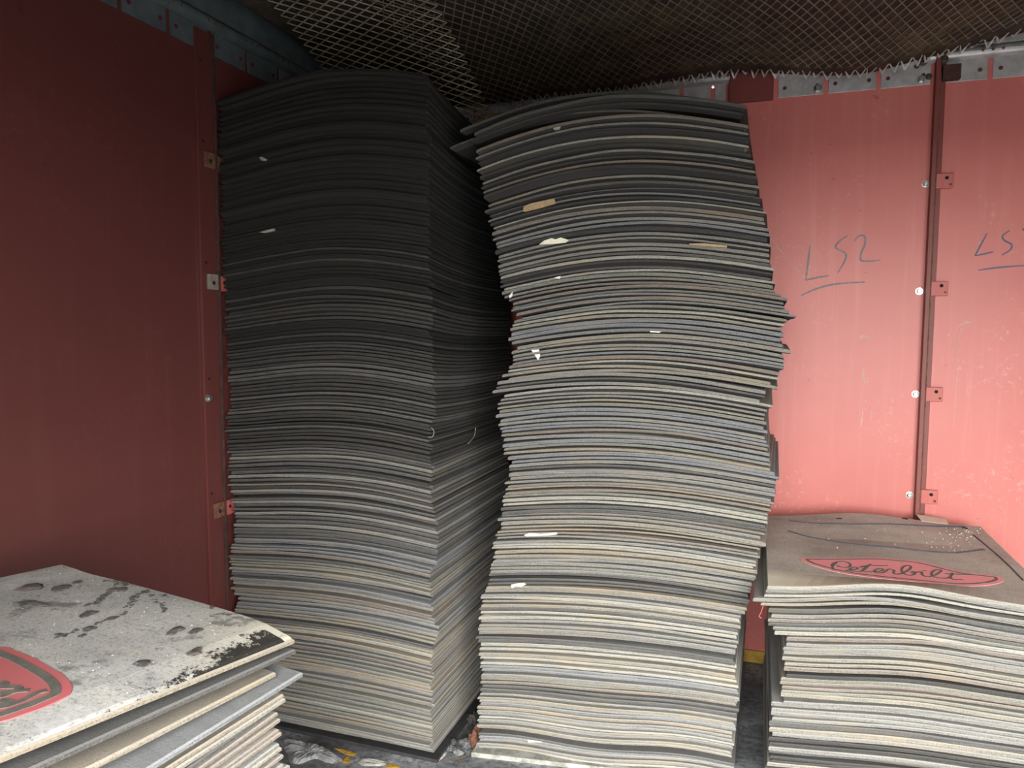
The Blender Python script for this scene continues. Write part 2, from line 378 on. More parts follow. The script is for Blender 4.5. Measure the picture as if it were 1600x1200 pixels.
# ---- writing and scratches on the back wall
def ribbon(name, pts, w, plane, mat, parent, th=0.0008, taper=True):
    """flat stroke lying on a wall; plane = ('y', Y)"""
    P = spline(pts, 6); mb = MB(); N = len(P); Y = plane
    for i, p in enumerate(P):
        d = P[min(i+1, N-1)]-P[max(i-1, 0)]; d = d/(np.linalg.norm(d)+1e-9); s = np.array([-d[1], d[0]])
        ww = w*(0.55+0.45*math.sin(math.pi*min(1, max(0, (i+0.7)/(N+0.4))))) if taper else w
        for e in (-1, 1):
            q = p+s*e*ww/2; mb.v.append((q[0], Y, q[1])); mb.v.append((q[0], Y-th, q[1]))
    for i in range(N-1):
        a = 4*i; b = a+4
        mb.f += [(a, a+2, b+2, b), (a+1, b+1, b+3, a+3), (a, b, b+1, a+1), (a+2, a+3, b+3, b+2)]
    mb.f += [(0, 1, 3, 2), (4*N-4, 4*N-2, 4*N-1, 4*N-3)]
    return mb.build(name, mat, parent)
def wpx(pts): return [(lambda q: (q[0], q[2]))(on_y(1150+x/3.529, 340+y/3.529, YB-0.0008)) for x, y in pts]
for nm, mt, w, strokes in (
    ('handwriting', M_INKF, 0.0088, [[(408,155),(398,240),(385,345)], [(385,345),(450,330),(515,320)], [(615,100),(570,130),(550,165),(600,195),(605,225),(585,265),(560,305)],
        [(650,130),(680,100),(710,105),(710,150),(690,195),(690,235),(740,240),(797,235)], [(358,430),(450,390),(560,365),(710,355)]]),
    ('handwriting', M_INK, 0.0070, [[(1385,85),(1345,160),(1318,210)], [(1318,210),(1370,200),(1420,188)], [(1510,70),(1470,100),(1480,125),(1520,150),(1510,180),(1465,207)],
        [(1335,290),(1450,275),(1592,264)], [(1580,60),(1588,67),(1594,72)]])):
    for s_ in strokes: props(ribbon(nm, wpx(s_), w, YB, mt, wall_back), 'hand-drawn marker stroke')
for s_, w in (([(195,115),(250,185),(330,280),(380,330),(460,388)], 0.0028), ([(540,350),(556,400),(575,465)], 0.0018), ([(705,835),(700,870),(712,912)], 0.009), ([(722,880),(728,912)], 0.006),
           ([(698,1070),(690,1150)], 0.005), ([(745,1060),(742,1115)], 0.003), ([(1237,610),(1225,760),(1212,950),(1198,1150)], 0.0028), ([(1222,600),(1260,580),(1300,578)], 0.008), ([(680,668),(700,655),(735,665)], 0.010),
           ([(490,880),(505,855)], 0.004), ([(845,640),(846,672)], 0.004), ([(715,1000),(714,1022)], 0.005), ([(1175,640),(1168,655)], 0.006)):
    ribbon('scratch', wpx(s_), w, YB, M_SCR, wall_back, 0.0006)

# yellow strip along the foot of the back wall
ybase = flat_box('baseboard_back', (XL+0.01, YB-0.012, 0.0), (XR-0.01, YB, 0.058), M_YEL, None, 0.002); struct(ybase)

# ---- left wall fittings: batten strip, step, clips, bolts
bat = flat_box('batten', (XL, 2.273, 0.0), (XL+0.012, 2.357, 2.70), M_RED_SHADED, wall_left, 0.003)
flat_box('pale_edge', (XL+0.0105, 2.2725, 0.05), (XL+0.0132, 2.2755, 2.60), M_REDB, bat, 0.0006)
flat_box('batten_return', (XL, 2.357, 0.0), (XL+0.022, 2.366, 2.70), M_RUST_SHADE, wall_left, 0.0015)  # shade put into the step face as a darker tone
for y_, ml, mr_ in ((250, M_RUST, M_RUST), (440, simple('worn_grey_clip', (0.27, 0.24, 0.20), 0.8, 0, 0.4, 40), M_CLIP), (802, M_RUST, M_CLIP)):
    p = on_x(324, y_, XL+0.013); z = p[2]
    o = flat_box('clip', (XL+0.012, 2.300, z-0.030), (XL+0.024, 2.352, z+0.030), ml, wall_left, 0.003)
    disc('clip_hole', (XL+0.024, 2.325, z-0.004), (1, 0, 0), 0.008, M_HOLE, o)
    o2 = flat_box('clip', (XL, 2.367, z-0.034), (XL+0.016, 2.430, z+0.026), mr_, wall_left, 0.003)
    disc('clip_hole', (XL+0.016, 2.392, z), (1, 0, 0), 0.007, M_HOLE, o2)
p = on_x(325, 622, XL+0.012); bolt((XL+0.012, p[1], p[2]), (1, 0, 0), 0.013, wall_left)
for q in ((313, 93), (317, 220), (322, 410), (327, 592), (331, 771)):
    p = on_x(*q, XL+0.012); disc('screw_hole', (XL+0.012, p[1], p[2]), (1, 0, 0), 0.0055, M_HOLE, wall_left, 8)

# ------------------------------------------------------------------ flaps
NU, NV = 22, 12
def grid_idx():
    f = []; n = (NU+1)*(NV+1)
    def T(i, j): return j*(NU+1)+i
    per = [(i, 0) for i in range(NU)] + [(NU, j) for j in range(NV)] + [(i, NV) for i in range(NU, 0, -1)] + [(0, j) for j in range(NV, 0, -1)]
    for j in range(NV):
        for i in range(NU): f.append((T(i, j), T(i+1, j), T(i+1, j+1), T(i, j+1)))
    for j in range(NV):
        for i in range(NU): f.append((n+T(i, j), n+T(i, j+1), n+T(i+1, j+1), n+T(i+1, j)))
    k = len(per); A = 2*n; B = A+k
    for q in range(k):
        r = (q+1) % k; t0, t1 = T(*per[q]), T(*per[r])
        f.append((t0, A+q, A+r, t1)); f.append((A+q, B+q, B+r, A+r)); f.append((B+q, n+t0, n+t1, B+r))
    return f, per
FACES, PER = grid_idx()
UU, VV = np.meshgrid(np.linspace(0, 1, NU+1), np.linspace(0, 1, NV+1))
# a finer row of points near the rim so that the rim can stand clear of the flap below
def warp(t): return t
PI_ = np.array([p[0] for p in PER]); PJ_ = np.array([p[1] for p in PER])
RIM = np.zeros_like(UU, bool); RIM[0, :] = RIM[-1, :] = True; RIM[:, 0] = RIM[:, -1] = True
UU = UU.copy(); VV = VV.copy()
UU[:, 1] = 0.015; UU[:, -2] = 0.985; VV[1, :] = 0.018; VV[-2, :] = 0.982

def flap_verts(size, ang, hum, z_top, p, t, wob, ang_v=0.0):
    """vertices of one flap about its front left corner; p = distance down to the flap below, t = rim thickness"""
    (Lu, Lv), (au, av) = size, (ang, ang + ang_v)
    eu = np.array([math.cos(au), math.sin(au)]); ev = np.array([-math.sin(av), math.cos(av)])
    ch = min(0.0030, t*0.28); U, V = UU.copy(), VV.copy()
    cu, cv = ch/Lu, ch/Lv
    Ut = U.copy(); Vt = V.copy(); Ut[:, 0] = cu; Ut[:, -1] = 1-cu; Vt[0, :] = cv; Vt[-1, :] = 1-cv
    H = hum(U, V)
    wv = wob(U, V)*RIM
    X = Ut*Lu*eu[0] + Vt*Lv*ev[0]; Y = Ut*Lu*eu[1] + Vt*Lv*ev[1]
    Zt = H + wv
    Zb = H - p + 0.0004
    Zb = np.where(RIM, H - t + wv, Zb)
    top = np.stack([X, Y, Zt], -1).reshape(-1, 3); bot = np.stack([X, Y, Zb], -1).reshape(-1, 3)
    Xo = U*Lu*eu[0] + V*Lv*ev[0]; Yo = U*Lu*eu[1] + V*Lv*ev[1]
    a = np.stack([Xo[PJ_, PI_], Yo[PJ_, PI_], Zt[PJ_, PI_]-ch], -1); b = np.stack([Xo[PJ_, PI_], Yo[PJ_, PI_], Zb[PJ_, PI_]+ch*0.6], -1)
    return np.concatenate([top, bot, a, b])
def wobble(amp):
    ph = rng.uniform(0, 6.28, 6); am = rng.normal(0, 1, 3)*amp
    return lambda U, V: am[0]*np.sin(3.1*U+2.2*V+ph[0]) + am[1]*0.6*np.sin(8.3*U-6*V+ph[1]) + am[2]*0.35*np.sin(17*U+13*V+ph[2])

def pick_tone(weights): return random.choices([k for k, _ in TONES], weights)[0]
# runs of one tone, as batches dusted alike
def tone_runs(n, wfun):
    o = []
    while len(o) < n:
        z = len(o)/n; k = pick_tone(wfun(z)); o += [k]*random.choice((1, 1, 1, 1, 2))
    return o[:n]
def nth(k): return '%d%s' % (k, 'th' if 10 <= k % 100 <= 20 else {1: 'st', 2: 'nd', 3: 'rd'}.get(k % 10, 'th'))

def interp(tab, z):
    zs = [a for a, _ in tab]; vs_ = [b for _, b in tab]; return float(np.interp(z, zs, vs_))

class Stack: pass
def plan(z0, z1, pitch_fn, thick_fn):
    """heights from the floor board up: list of (z_top, pitch, thickness)"""
    o = []; z = z0
    while z < z1:
        p = pitch_fn(z); z += p; o.append((z, p, thick_fn(z, p)))
    return o
def emit(sheets, corner, size, ang, hum, tones, jit, base_name='mud_flap', outliers={}, ang_v=0.0, start=0, stop=None):
    obs = []
    for i, (z, p, t) in enumerate(sheets):
        if i < start or (stop is not None and i >= stop): continue
        x, y = corner(z); jx, jy, ja = rng.normal(0, jit[0]), rng.normal(0, jit[1]), rng.normal(0, jit[2])
        ox, oy = outliers.get(i, (0, 0))
        v = flap_verts(size, ang+ja, hum(z), z, p, t, wobble(max(0.0, min(0.0016, (p-t)*0.32))), ang_v)
        obs.append((v, (x+jx+ox, y+jy+oy, z), tones[i], i))
    return obs
def link_flap(v, loc, tone, label, group, mat=None):
    me = mesh('mud_flap', v, FACES); me.materials.append(mat or RUB[tone])
    o = bpy.data.objects.new('mud_flap', me); COL.objects.link(o); o.location = loc
    return props(o, label, 'mud flap', group)

# ---- tall left stack -------------------------------------------------------
S1_NEAR = [(1186,675),(1150,665),(1100,669),(1051,676),(1022,671),(986,686),(950,667),(905,666),(875,680),(837,684),(800,679),(750,665),(700,671),(660,668),(645,681),(607,680),(570,675),(540,677),(517,668),(490,681),(457,672),(420,667),(400,660),(340,662),(312,668),(283,666),(240,655),(205,643),(175,643),(140,650),(112,664)]
S1_LEFT = [(1140,352),(930,372),(905,362),(870,362),(830,371),(770,365),(720,358),(680,361),(620,358),(560,360),(500,358),(420,356),(380,350),(300,347),(200,343),(150,345)]
def px_tab(lst, Y, dx=0.0):
    t = []
    for y, x in lst:
        p = on_y(x, y, Y); t.append((p[2], p[0]+dx))
    return sorted(t)
T_near = px_tab(S1_NEAR, 2.37); T_left = px_tab(S1_LEFT, 2.37)
S1W = 0.888
def s1_corner(z): return (max(XL+0.030, 0.7*(interp(T_near, z)-S1W) + 0.3*interp(T_left, z)), 2.37)
def s1_hum(z):
    a = float(np.interp(z, [0.05, 0.35, 0.9, 1.6, 2.4], [0.002, 0.016, 0.030, 0.040, 0.052]))
    d = float(np.interp(z, [0.0, 1.1, 1.7, 2.45], [0.0, 0.004, 0.050, 0.085])); tl = float(np.interp(z, [0.4, 1.0, 2.4], [0.0, 0.010, 0.018]))
    return lambda U, V: a*np.sin(np.pi*np.clip(U, 0, 1)**1.15)*(1-0.5*V) - d*(1-np.exp(-2.2*V))/(1-math.exp(-2.2)) + d*0.25*V*V - tl*(1-U)**2*0.6 - tl*0.5
S1_gaps = {}
def s1_pitch(z): return (0.0138 if z < 2.02 else 0.0200)*random.uniform(0.78, 1.25)
def s1_thick(z, p):
    if z > 2.02: return p*random.uniform(0.50, 0.66)
    r = random.random()
    return p*(random.uniform(0.50, 0.62) if r < 0.12 else random.uniform(0.66, 0.84))
S1 = plan(0.014, 2.455, s1_pitch, s1_thick)
LIFT = min(range(len(S1)), key=lambda i: abs(S1[i][0]-1.205)); S1[LIFT] = (S1[LIFT][0], S1[LIFT][1], S1[LIFT][2]*0.6)
def w1(z):      # flap tones run darker towards the top
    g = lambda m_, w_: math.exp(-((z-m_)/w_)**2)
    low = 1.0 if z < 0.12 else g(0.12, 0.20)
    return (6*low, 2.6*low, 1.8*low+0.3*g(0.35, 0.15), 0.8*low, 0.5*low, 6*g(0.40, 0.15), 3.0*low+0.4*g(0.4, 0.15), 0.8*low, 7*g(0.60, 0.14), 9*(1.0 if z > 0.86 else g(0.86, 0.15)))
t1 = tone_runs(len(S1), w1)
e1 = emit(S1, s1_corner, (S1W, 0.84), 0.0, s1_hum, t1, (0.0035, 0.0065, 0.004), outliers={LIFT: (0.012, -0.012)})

# ---- tall right stack ------------------------------------------------------
A2 = R(8.6)
S2_RIGHT = [(150,1170),(200,1172),(250,1175),(290,1184),(330,1195),(380,1203),(430,1208),(453,1212),(464,1229),(485,1231),(512,1224),(560,1226),(580,1214),(600,1198),(620,1190),(640,1196),(690,1198),(740,1212),(762,1211),(800,1198),(840,1194),(862,1184),(885,1182),(905,1176),(935,1171),(960,1159),(1000,1152),(1050,1147),(1082,1153),(1130,1147),(1200,1144),(1260,1144)]
def p2_plane(px, py):
    """point on the vertical plane of the stack's front"""
    d = ray(px, py); a = np.array([-0.976, 2.45]); e = np.array([math.cos(A2), math.sin(A2)]); nn = np.array([-e[1], e[0]])
    t = (a@nn)/(d[:2]@nn); q = ORI + d*t; return q, (q[:2]-a)@e
T_r2 = sorted((p2_plane(x, y)[0][2], p2_plane(x, y)[1]) for y, x in S2_RIGHT)
S2W = 0.915
def s2_corner(z):
    s = interp(T_r2, z)-S2W; return (-0.976+s*math.cos(A2), 2.45+s*math.sin(A2))
def s2_hum(z):
    a = float(np.interp(z, [0.05, 0.4, 1.2, 1.7, 2.35], [0.004, 0.018, 0.036, 0.050, 0.070])); b = float(np.interp(z, [0.0, 0.12, 0.3, 0.5], [0.010, 0.009, 0.003, 0.0]))
    tl = float(np.interp(z, [0.5, 1.4, 1.8, 2.4], [0.0, 0.0, 0.022, 0.055])); tr = float(np.interp(z, [0.3, 0.7, 1.2, 1.8], [0.0, 0.012, 0.02, 0.0]))
    return lambda U, V: a*np.sin(np.pi*np.clip(U, 0, 1)**0.95)*(1-0.35*V) + b*np.sin(9*U+0.5)*(1-V) - tl*(1-U)**1.6 - tr*U**2
BIGGAPS = {}
def s2_pitch(z): return (0.0139 if z < 1.86 else (0.0165 if z < 2.0 else 0.0215))*random.uniform(0.76, 1.27)
def s2_thick(z, p):
    if z > 2.0: return p*random.uniform(0.46, 0.62)
    r = random.random(); return p*(random.uniform(0.50, 0.62) if r < 0.12 else random.uniform(0.68, 0.86))
S2 = plan(0.018, 2.33, s2_pitch, s2_thick)
def s2_at(px, py):
    z = p2_plane(px, py)[0][2]
    u = np.array([[min(1, max(0, (p2_plane(px, py)[1]-(interp(T_r2, z)-S2W))/S2W))]])
    return min(range(len(S2)), key=lambda i: abs(S2[i][0] + float(s2_hum(S2[i][0])(u, np.array([[0.0]]))[0, 0]) - S2[i][2]/2 - z))
O2 = {}
for (px, py, dx) in ((1236, 488, 0.030), (1236, 540, 0.022), (1218, 601, 0.030), (1208, 628, 0.034), (1195, 350, 0.006), (720, 213, -0.10), (1165, 165, -0.02)):
    i = s2_at(px-60 if px > 900 else px+60, py); O2[i] = (dx, 0.0)
O2[len(S2)-1] = (-0.075, 0.02)
for py in (298, 318, 372, 205):       # warped flaps with a wide dark gap below
    i = s2_at(950, py); z, p, t = S2[i]; S2[i] = (z, p, t*0.55)
w2 = lambda z: (5, 3.4*(1-0.7*z), 2.6*(1-0.5*z), 1.1+3.4*math.exp(-((z-0.62)/0.20)**2), 3.4*(1-0.6*z), 1.6+1.5*z, 1.6, 2.2*(1-0.8*z), 6*max(0, z-0.55), 6*max(0, z-0.72))
t2 = tone_runs(len(S2), w2)
e2 = emit(S2, s2_corner, (S2W, 0.84), A2, s2_hum, t2, (0.0045, 0.0060, 0.006), outliers=O2, ang_v=-A2-R(0.3))

# ---- low right stack -------------------------------------------------------
A3 = R(6.6); S3L = (0.862, 0.94)
def s3_corner(z): return (interp([(0.0, 0.045), (0.3, 0.05), (0.5, 0.052), (0.62, 0.055), (0.70, 0.03), (0.77, 0.03)], z), 2.450)
def s3_hum(z):
    a = float(np.interp(z, [0.02, 0.4, 0.77], [0.004, 0.020, 0.038])); k = float(np.interp(z, [0.1, 0.77], [0.0, 1.0]))
    return lambda U, V: a*np.exp(-((U-0.45)/0.27)**2)*np.exp(-(V/0.085)**2)*(0.35+0.65*k) + a*0.5*(1-k)*np.sin(np.pi*np.clip(U, 0, 1)) + k*0.030*np.exp(-((U-0.45)/0.27)**2)*V**3 + k*0.013*U*V**2 - k*0.006*np.clip((U-0.8)/0.2, 0, 1) - k*0.008*np.exp(-((V-0.68)/0.10)**2)*np.sin(np.pi*np.clip(U, 0, 1))
def s3_pitch(z): return 0.0156*random.uniform(0.76, 1.26)
def s3_thick(z, p): return p*(random.uniform(0.55, 0.66) if random.random() < 0.10 else random.uniform(0.72, 0.88))
S3 = plan(0.004, 0.757, s3_pitch, s3_thick)
zt3 = 0.767
S3[-1] = (zt3, zt3-S3[-2][0], 0.0125)
w3 = lambda z: (5, 2.5, 3.2*(1-z)+1, 1.4, 0.2+2.2*z**2, 5.0, 2.0, 1.2, 2.4*(1-0.6*z), 0)
t3 = tone_runs(len(S3), w3)
O3 = {i: (0.03, 0.004) for i in range(len(S3)) if 0.40 < S3[i][0] < 0.62}
n3 = len(S3)
O3.update({n3-4: (-0.035, 0.0), n3-5: (-0.030, 0.0), n3-3: (-0.012, 0.002)})
e3 = emit(S3, s3_corner, S3L, A3, s3_hum, t3, (0.006, 0.0055, 0.005), outliers=O3, ang_v=-A3+R(0.5))

# ---- near left pile (fanned) ----------------------------------------------
Z4 = 1.02
B4 = on_z(460, 998, Z4)
eB = np.array([-0.20, -0.98]); eB /= np.linalg.norm(eB)      # along the near edge, away from the visible corner
eA = np.array([-0.98, 0.20]); eA /= np.linalg.norm(eA)       # along the far edge, towards the left wall
ang4 = math.atan2(eA[1], eA[0])
L4 = 1.10
def vplane(px, py, o, e):
    """where a sight line meets the upright plane through o along e: (distance along e, height)"""
    d = ray(px, py); n_ = np.array([-e[1], e[0]]); t = (np.asarray(o[:2])@n_)/(d[:2]@n_); q = d*t
    return float((q[:2]-np.asarray(o[:2]))@e), float(EYE+q[2])
uC, zC_ = vplane(0, 1182, B4, eB); uA, zA_ = vplane(95, 886, B4, eA)
LA = uA; sA = (zA_-Z4)/uA; sC = (zC_-Z4)/uC
# rows: corner pixel, a second pixel on the same near edge, inset along eA, thickness, tone
P4 = [((462, 1014), (34, 1206), 0.000, 0.0105, 'dark grey'), ((431, 1050), (127, 1204), 0.012, 0.0105, 'tan'),
      ((473, 1050), (219, 1207), -0.012, 0.0105, 'bluish grey'), ((443, 1084), (262, 1200), 0.004, 0.0085, 'tan'), ((446, 1090), (270, 1204), 0.002, 0.0095, 'beige'),
      ((420, 1112), (300, 1196), 0.020, 0.009, 'dark grey'), ((434, 1112), (330, 1187), 0.012, 0.0085, 'brownish'), ((438, 1122), (340, 1192), 0.010, 0.0085, 'brownish'), ((436, 1137), (350, 1199), 0.010, 0.0085, 'brownish'),
      ((440, 1143), (360, 1201), 0.006, 0.0085, 'brownish'), ((436, 1160), (370, 1209), 0.010, 0.0085, 'grey'), ((440, 1166), (380, 1210), 0.006, 0.0085, 'beige'), ((443, 1178), (390, 1218), 0.004, 0.0085, 'brownish'), ((443, 1193), (395, 1228), 0.004, 0.0085, 'grey')]

GROUP = {'L': 'flaps of the tall left stack', 'R': 'flaps of the tall right stack', 'r': 'flaps of the low right stack', 'l': 'flaps of the near left pile'}
# -- near left pile
def plane4(su, sv, extra=0.0):
    return lambda U, V: sv*LA*U + su*L4*V + extra*np.sin(np.pi*V)*0.0
def top_hum(U, V):
    return sA*LA*U + sC*L4*V + 0.020*(1-np.exp(-U/0.07))*(1-U**2)*(1-0.6*V) + 0.008*np.exp(-((U-0.97)/0.08)**2)*(1-V)
near_mat, n_, b_, c_, sx_, f_ = mat_top('near_flap_top', True)
vv = objco(n_)
def dotv(e):
    x = n_.nodes.new('ShaderNodeVectorMath'); x.operation = 'DOT_PRODUCT'; n_.links.new(vv, x.inputs[0]); x.inputs[1].default_value = (e[0], e[1], 0); return x.outputs['Value']
dA, dB = dotv(eA), dotv(eB)
edge = math_node(n_, 'SUBTRACT', 1.0, math_node(n_, 'DIVIDE', dA, 0.085), True)               # oily black stain along the near edge by the corner
win = math_node(n_, 'MULTIPLY', math_node(n_, 'GREATER_THAN', dB, 0.02), math_node(n_, 'SUBTRACT', 1.0, math_node(n_, 'DIVIDE', dB, 0.42), True))
ns = nnoise(n_, 42, 7, 0.8, geo(n_))
msk = math_node(n_, 'ADD', math_node(n_, 'MULTIPLY', math_node(n_, 'MULTIPLY', edge, win), 0.60), math_node(n_, 'MULTIPLY', ns, 1.30))
cor = math_node(n_, 'SUBTRACT', 1.0, math_node(n_, 'DIVIDE', math_node(n_, 'ADD', dA, dB), 0.30), True)
c_ = mix(n_, math_node(n_, 'MULTIPLY', cor, 0.75), c_, (0.74, 0.70, 0.56))
big = nnoise(n_, 9, 5, 0.7, geo(n_))
spk = nnoise(n_, 75, 3, 0.6, geo(n_)); c_ = mix(n_, ramp(n_, spk, [(0.63, 0.0), (0.68, 0.6)]), c_, (0.10, 0.098, 0.095))
lite = nnoise(n_, 5.5, 5, 0.65, geo(n_)); c_ = mix(n_, ramp(n_, lite, [(0.56, 0.0), (0.64, 0.5)]), c_, (0.66, 0.675, 0.68))
c_ = mix(n_, ramp(n_, big, [(0.58, 0.0), (0.66, 0.75)]), c_, (0.15, 0.148, 0.145))
c_ = mix(n_, ramp(n_, msk, [(0.86, 0.0), (0.91, 0.97)]), c_, (0.018, 0.017, 0.016))
M_NEAR = finish_top(near_mat, n_, b_, c_, f_)
M_NEAR_EDGE = RUB['tan']
def two_mats(me, top, side):
    """upper faces get their own material slot"""
    me.materials.clear(); me.materials.append(side); me.materials.append(top)
    idx = [0]*len(me.polygons)
    for k in range(NU*NV): idx[k] = 1
    me.polygons.foreach_set('material_index', idx)

v = flap_verts((LA, L4), ang4, top_hum, Z4, 0.0105, 0.0105, wobble(0.0006))
near_top = link_flap(v, (B4[0], B4[1], Z4), 'tan', 'large grey flap on top of the near left pile, littered with dried mud', GROUP['l'])
two_mats(near_top.data, M_NEAR, M_NEAR_EDGE)
names4 = ['dark grey flap directly beneath the muddy top flap, near left pile', 'thin tan-edged flap set back in the shadow, near left pile', 'blue-grey flap whose corner juts furthest right, near left pile',
          'tan flap just under the jutting blue-grey one, near left pile', 'beige flap directly under the upper tan flap, near left pile', 'dark recessed flap below the beige one, near left pile']
last = None
for k, (c0, c1, inset, t, tone) in enumerate(P4):
    o_ = np.array([B4[0], B4[1]]) + eA*inset
    d = ray(*c0); n2 = np.array([-eA[1], eA[0]])
    # the corner stands on the pile's near face
    nn = np.array([-eB[1], eB[0]]); tt = (o_@nn)/(d[:2]@nn); q = ORI + d*tt
    zc = q[2]; cx, cy = q[0], q[1]
    u1, z1 = vplane(*c1, (cx, cy), eB); su = (z1-zc)/u1
    if k > 4: su = min(su, 0.02)
    sv = sA*max(0.0, 1-k/6)
    hm = (lambda su, sv: (lambda U, V: sv*LA*U + su*L4*V))(su, sv)
    v = flap_verts((LA-0.01*(k % 3), L4), ang4, hm, zc, t, t, wobble(0.0006))
    lab = names4[k] if k < len(names4) else '%s flap, %s below the recessed dark flap, near left pile' % (tone, nth(k-5))
    ob = link_flap(v, (cx, cy, zc), tone, lab, GROUP['l'], None)
    last = zc - t
    if k == 1:   # rounded ribs moulded in the recessed flap's face
        pass
# flaps below the edge of the picture: one mass
def merged(entries, name, label, group):
    V_, F_, MI = [], [], []; mats = []
    for v, loc, tone, i in entries:
        n0 = len(V_); V_ += [tuple(p) for p in (v + np.array(loc))]; F_ += [tuple(a+n0 for a in f) for f in FACES]
        if tone not in mats: mats.append(tone)
        MI += [mats.index(tone)]*len(FACES)
    me = mesh(name, V_, F_)
    for t_ in mats: me.materials.append(RUB[t_])
    me.polygons.foreach_set('material_index', MI)
    o = bpy.data.objects.new(name, me); COL.objects.link(o)
    return props(o, label, 'mud flap', group, 'stuff')
low = []; z = 0.0; k = 0
while z + 0.012 < last-0.002:
    k += 1; p = min(0.0150, last-0.001-z) if last-0.001-z < 0.03 else 0.0150
    z += p; o_ = np.array([B4[0], B4[1]]) + eA*(0.006+rng.normal(0, 0.003)) + eB*rng.normal(0.01, 0.003)
    low.append((flap_verts((LA-0.01, L4), ang4, lambda U, V: 0*U, z, p, p*0.85, wobble(0.0006)), (o_[0], o_[1], z), pick_tone([2, 3, 2, 1, 1, 2, 1, 3, 1, 0]), k))
merged(low, 'mud_flap_pile', 'lower flaps of the near left pile, down to the floor', GROUP['l'])

# -- low right stack, counted from the flap with the badge
far_mat, n_, b_, c_, sx_, f_ = mat_top('far_flap_top', False)
lf = math_node(n_, 'SUBTRACT', 1.0, math_node(n_, 'DIVIDE', sx_.outputs['Y'], 0.20), True); lw = math_node(n_, 'SUBTRACT', 1.0, math_node(n_, 'DIVIDE', sx_.outputs['X'], 0.75), True)
c_ = mix(n_, math_node(n_, 'MULTIPLY', math_node(n_, 'MULTIPLY', lf, lw), 2.2, True), c_, (0.80, 0.755, 0.61))
M_FAR = finish_top(far_mat, n_, b_, c_, f_)
for v, loc, tone, i in e3:
    k = n3-1-i
    if k == 0: lab = 'grey-brown flap with red oval script badge, topmost of the low right stack'
    elif k == 3: lab = 'flap jutting out furthest left, third under the badge flap, low right stack'
    elif k <= 20: lab = '%s rubber flap, %s under the red-badged top flap, low right stack' % (tone, nth(k))
    else: lab = '%s rubber flap, %s up from the floor, low right stack' % (tone, nth(i+1))
    ob = link_flap(v, loc, tone, lab, GROUP['r'])
    if k == 0: far_top = ob; two_mats(ob.data, M_FAR, RUB['pale']); far_loc = loc; far_v = v
# -- tall right stack
top2 = len(S2)-1
marks = sorted({s2_at(845, 320): 'the tan cardboard scrap', s2_at(868, 376): 'the torn cream strip', s2_at(1180, 488): 'the flap jutting far right',
         s2_at(838, 560): 'the pointed white chip', s2_at(845, 834): 'the long pale torn strip', s2_at(808, 914): 'the ragged cream scrap'}.items(), reverse=True)
for v, loc, tone, i in e2:
    if i == top2: lab = 'dark topmost flap of the tall right stack, shoved over to the left'
    elif i in O2 and O2[i][0] >= 0.02:
        j = sorted([q for q in O2 if O2[q][0] >= 0.02], reverse=True).index(i)
        lab = '%s flap jutting out on the right, %s such from the top, tall right stack' % (tone, nth(j+1))
    else:
        above = [(q, nme) for q, nme in marks if q > i]
        here = [nme for q, nme in marks if q == i]
        if here: lab = '%s rubber flap right behind %s, tall right stack' % (tone, here[0])
        elif i < 34: lab = '%s rubber flap, %s up from the chalky board, tall right stack' % (tone, nth(i+1))
        elif above: q, nme = min(above); lab = '%s rubber flap, %s below %s, tall right stack' % (tone, nth(q-i), nme)
        else: lab = '%s rubber flap, %s down from the top, tall right stack' % (tone, nth(top2-i+1))
    link_flap(v, loc, tone, lab, GROUP['R'])
# -- tall left stack: the nearer (lower) flaps one by one, the dark upper ones as one mass
n_ind = 300 - len(e2) - len(e3) - len(P4) - 1
print('flaps', len(e1), len(e2), len(e3), len(P4)+1, 'single from left', n_ind)
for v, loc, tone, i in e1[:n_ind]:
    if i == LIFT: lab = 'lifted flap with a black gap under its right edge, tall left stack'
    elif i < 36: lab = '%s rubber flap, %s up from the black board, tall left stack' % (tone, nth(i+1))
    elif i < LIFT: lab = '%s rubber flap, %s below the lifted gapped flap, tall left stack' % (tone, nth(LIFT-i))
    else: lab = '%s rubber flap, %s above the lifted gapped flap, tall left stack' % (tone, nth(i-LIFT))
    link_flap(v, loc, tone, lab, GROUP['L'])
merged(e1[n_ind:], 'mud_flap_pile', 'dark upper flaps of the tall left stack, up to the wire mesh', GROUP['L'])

# boards under the two tall stacks
bd = MB(); bd.box((-2.0, 2.352, 0.0), (-1.094, 3.20, 0.014)); o = bd.build('base_board', M_RUBK, bevel=0.003)
props(o, 'black rubber board on the floor beneath the tall left stack', 'board')
bd = MB(); e_, f2 = np.array([math.cos(A2), math.sin(A2)]), np.array([0.0, 1.0])
q0 = np.array([-0.992, 2.432]); cs = [q0, q0+e_*0.935, q0+e_*0.935+f2*0.86, q0+f2*0.86]
bd.v = [(*c, 0.0) for c in cs]+[(*c, 0.018) for c in cs]; bd.f = [(3,2,1,0), (4,5,6,7), (0,1,5,4), (1,2,6,5), (2,3,7,6), (3,0,4,7)]
o = bd.build('base_board', M_BOARD, bevel=0.002); props(o, 'chalky white-edged board on the floor beneath the tall right stack', 'board')

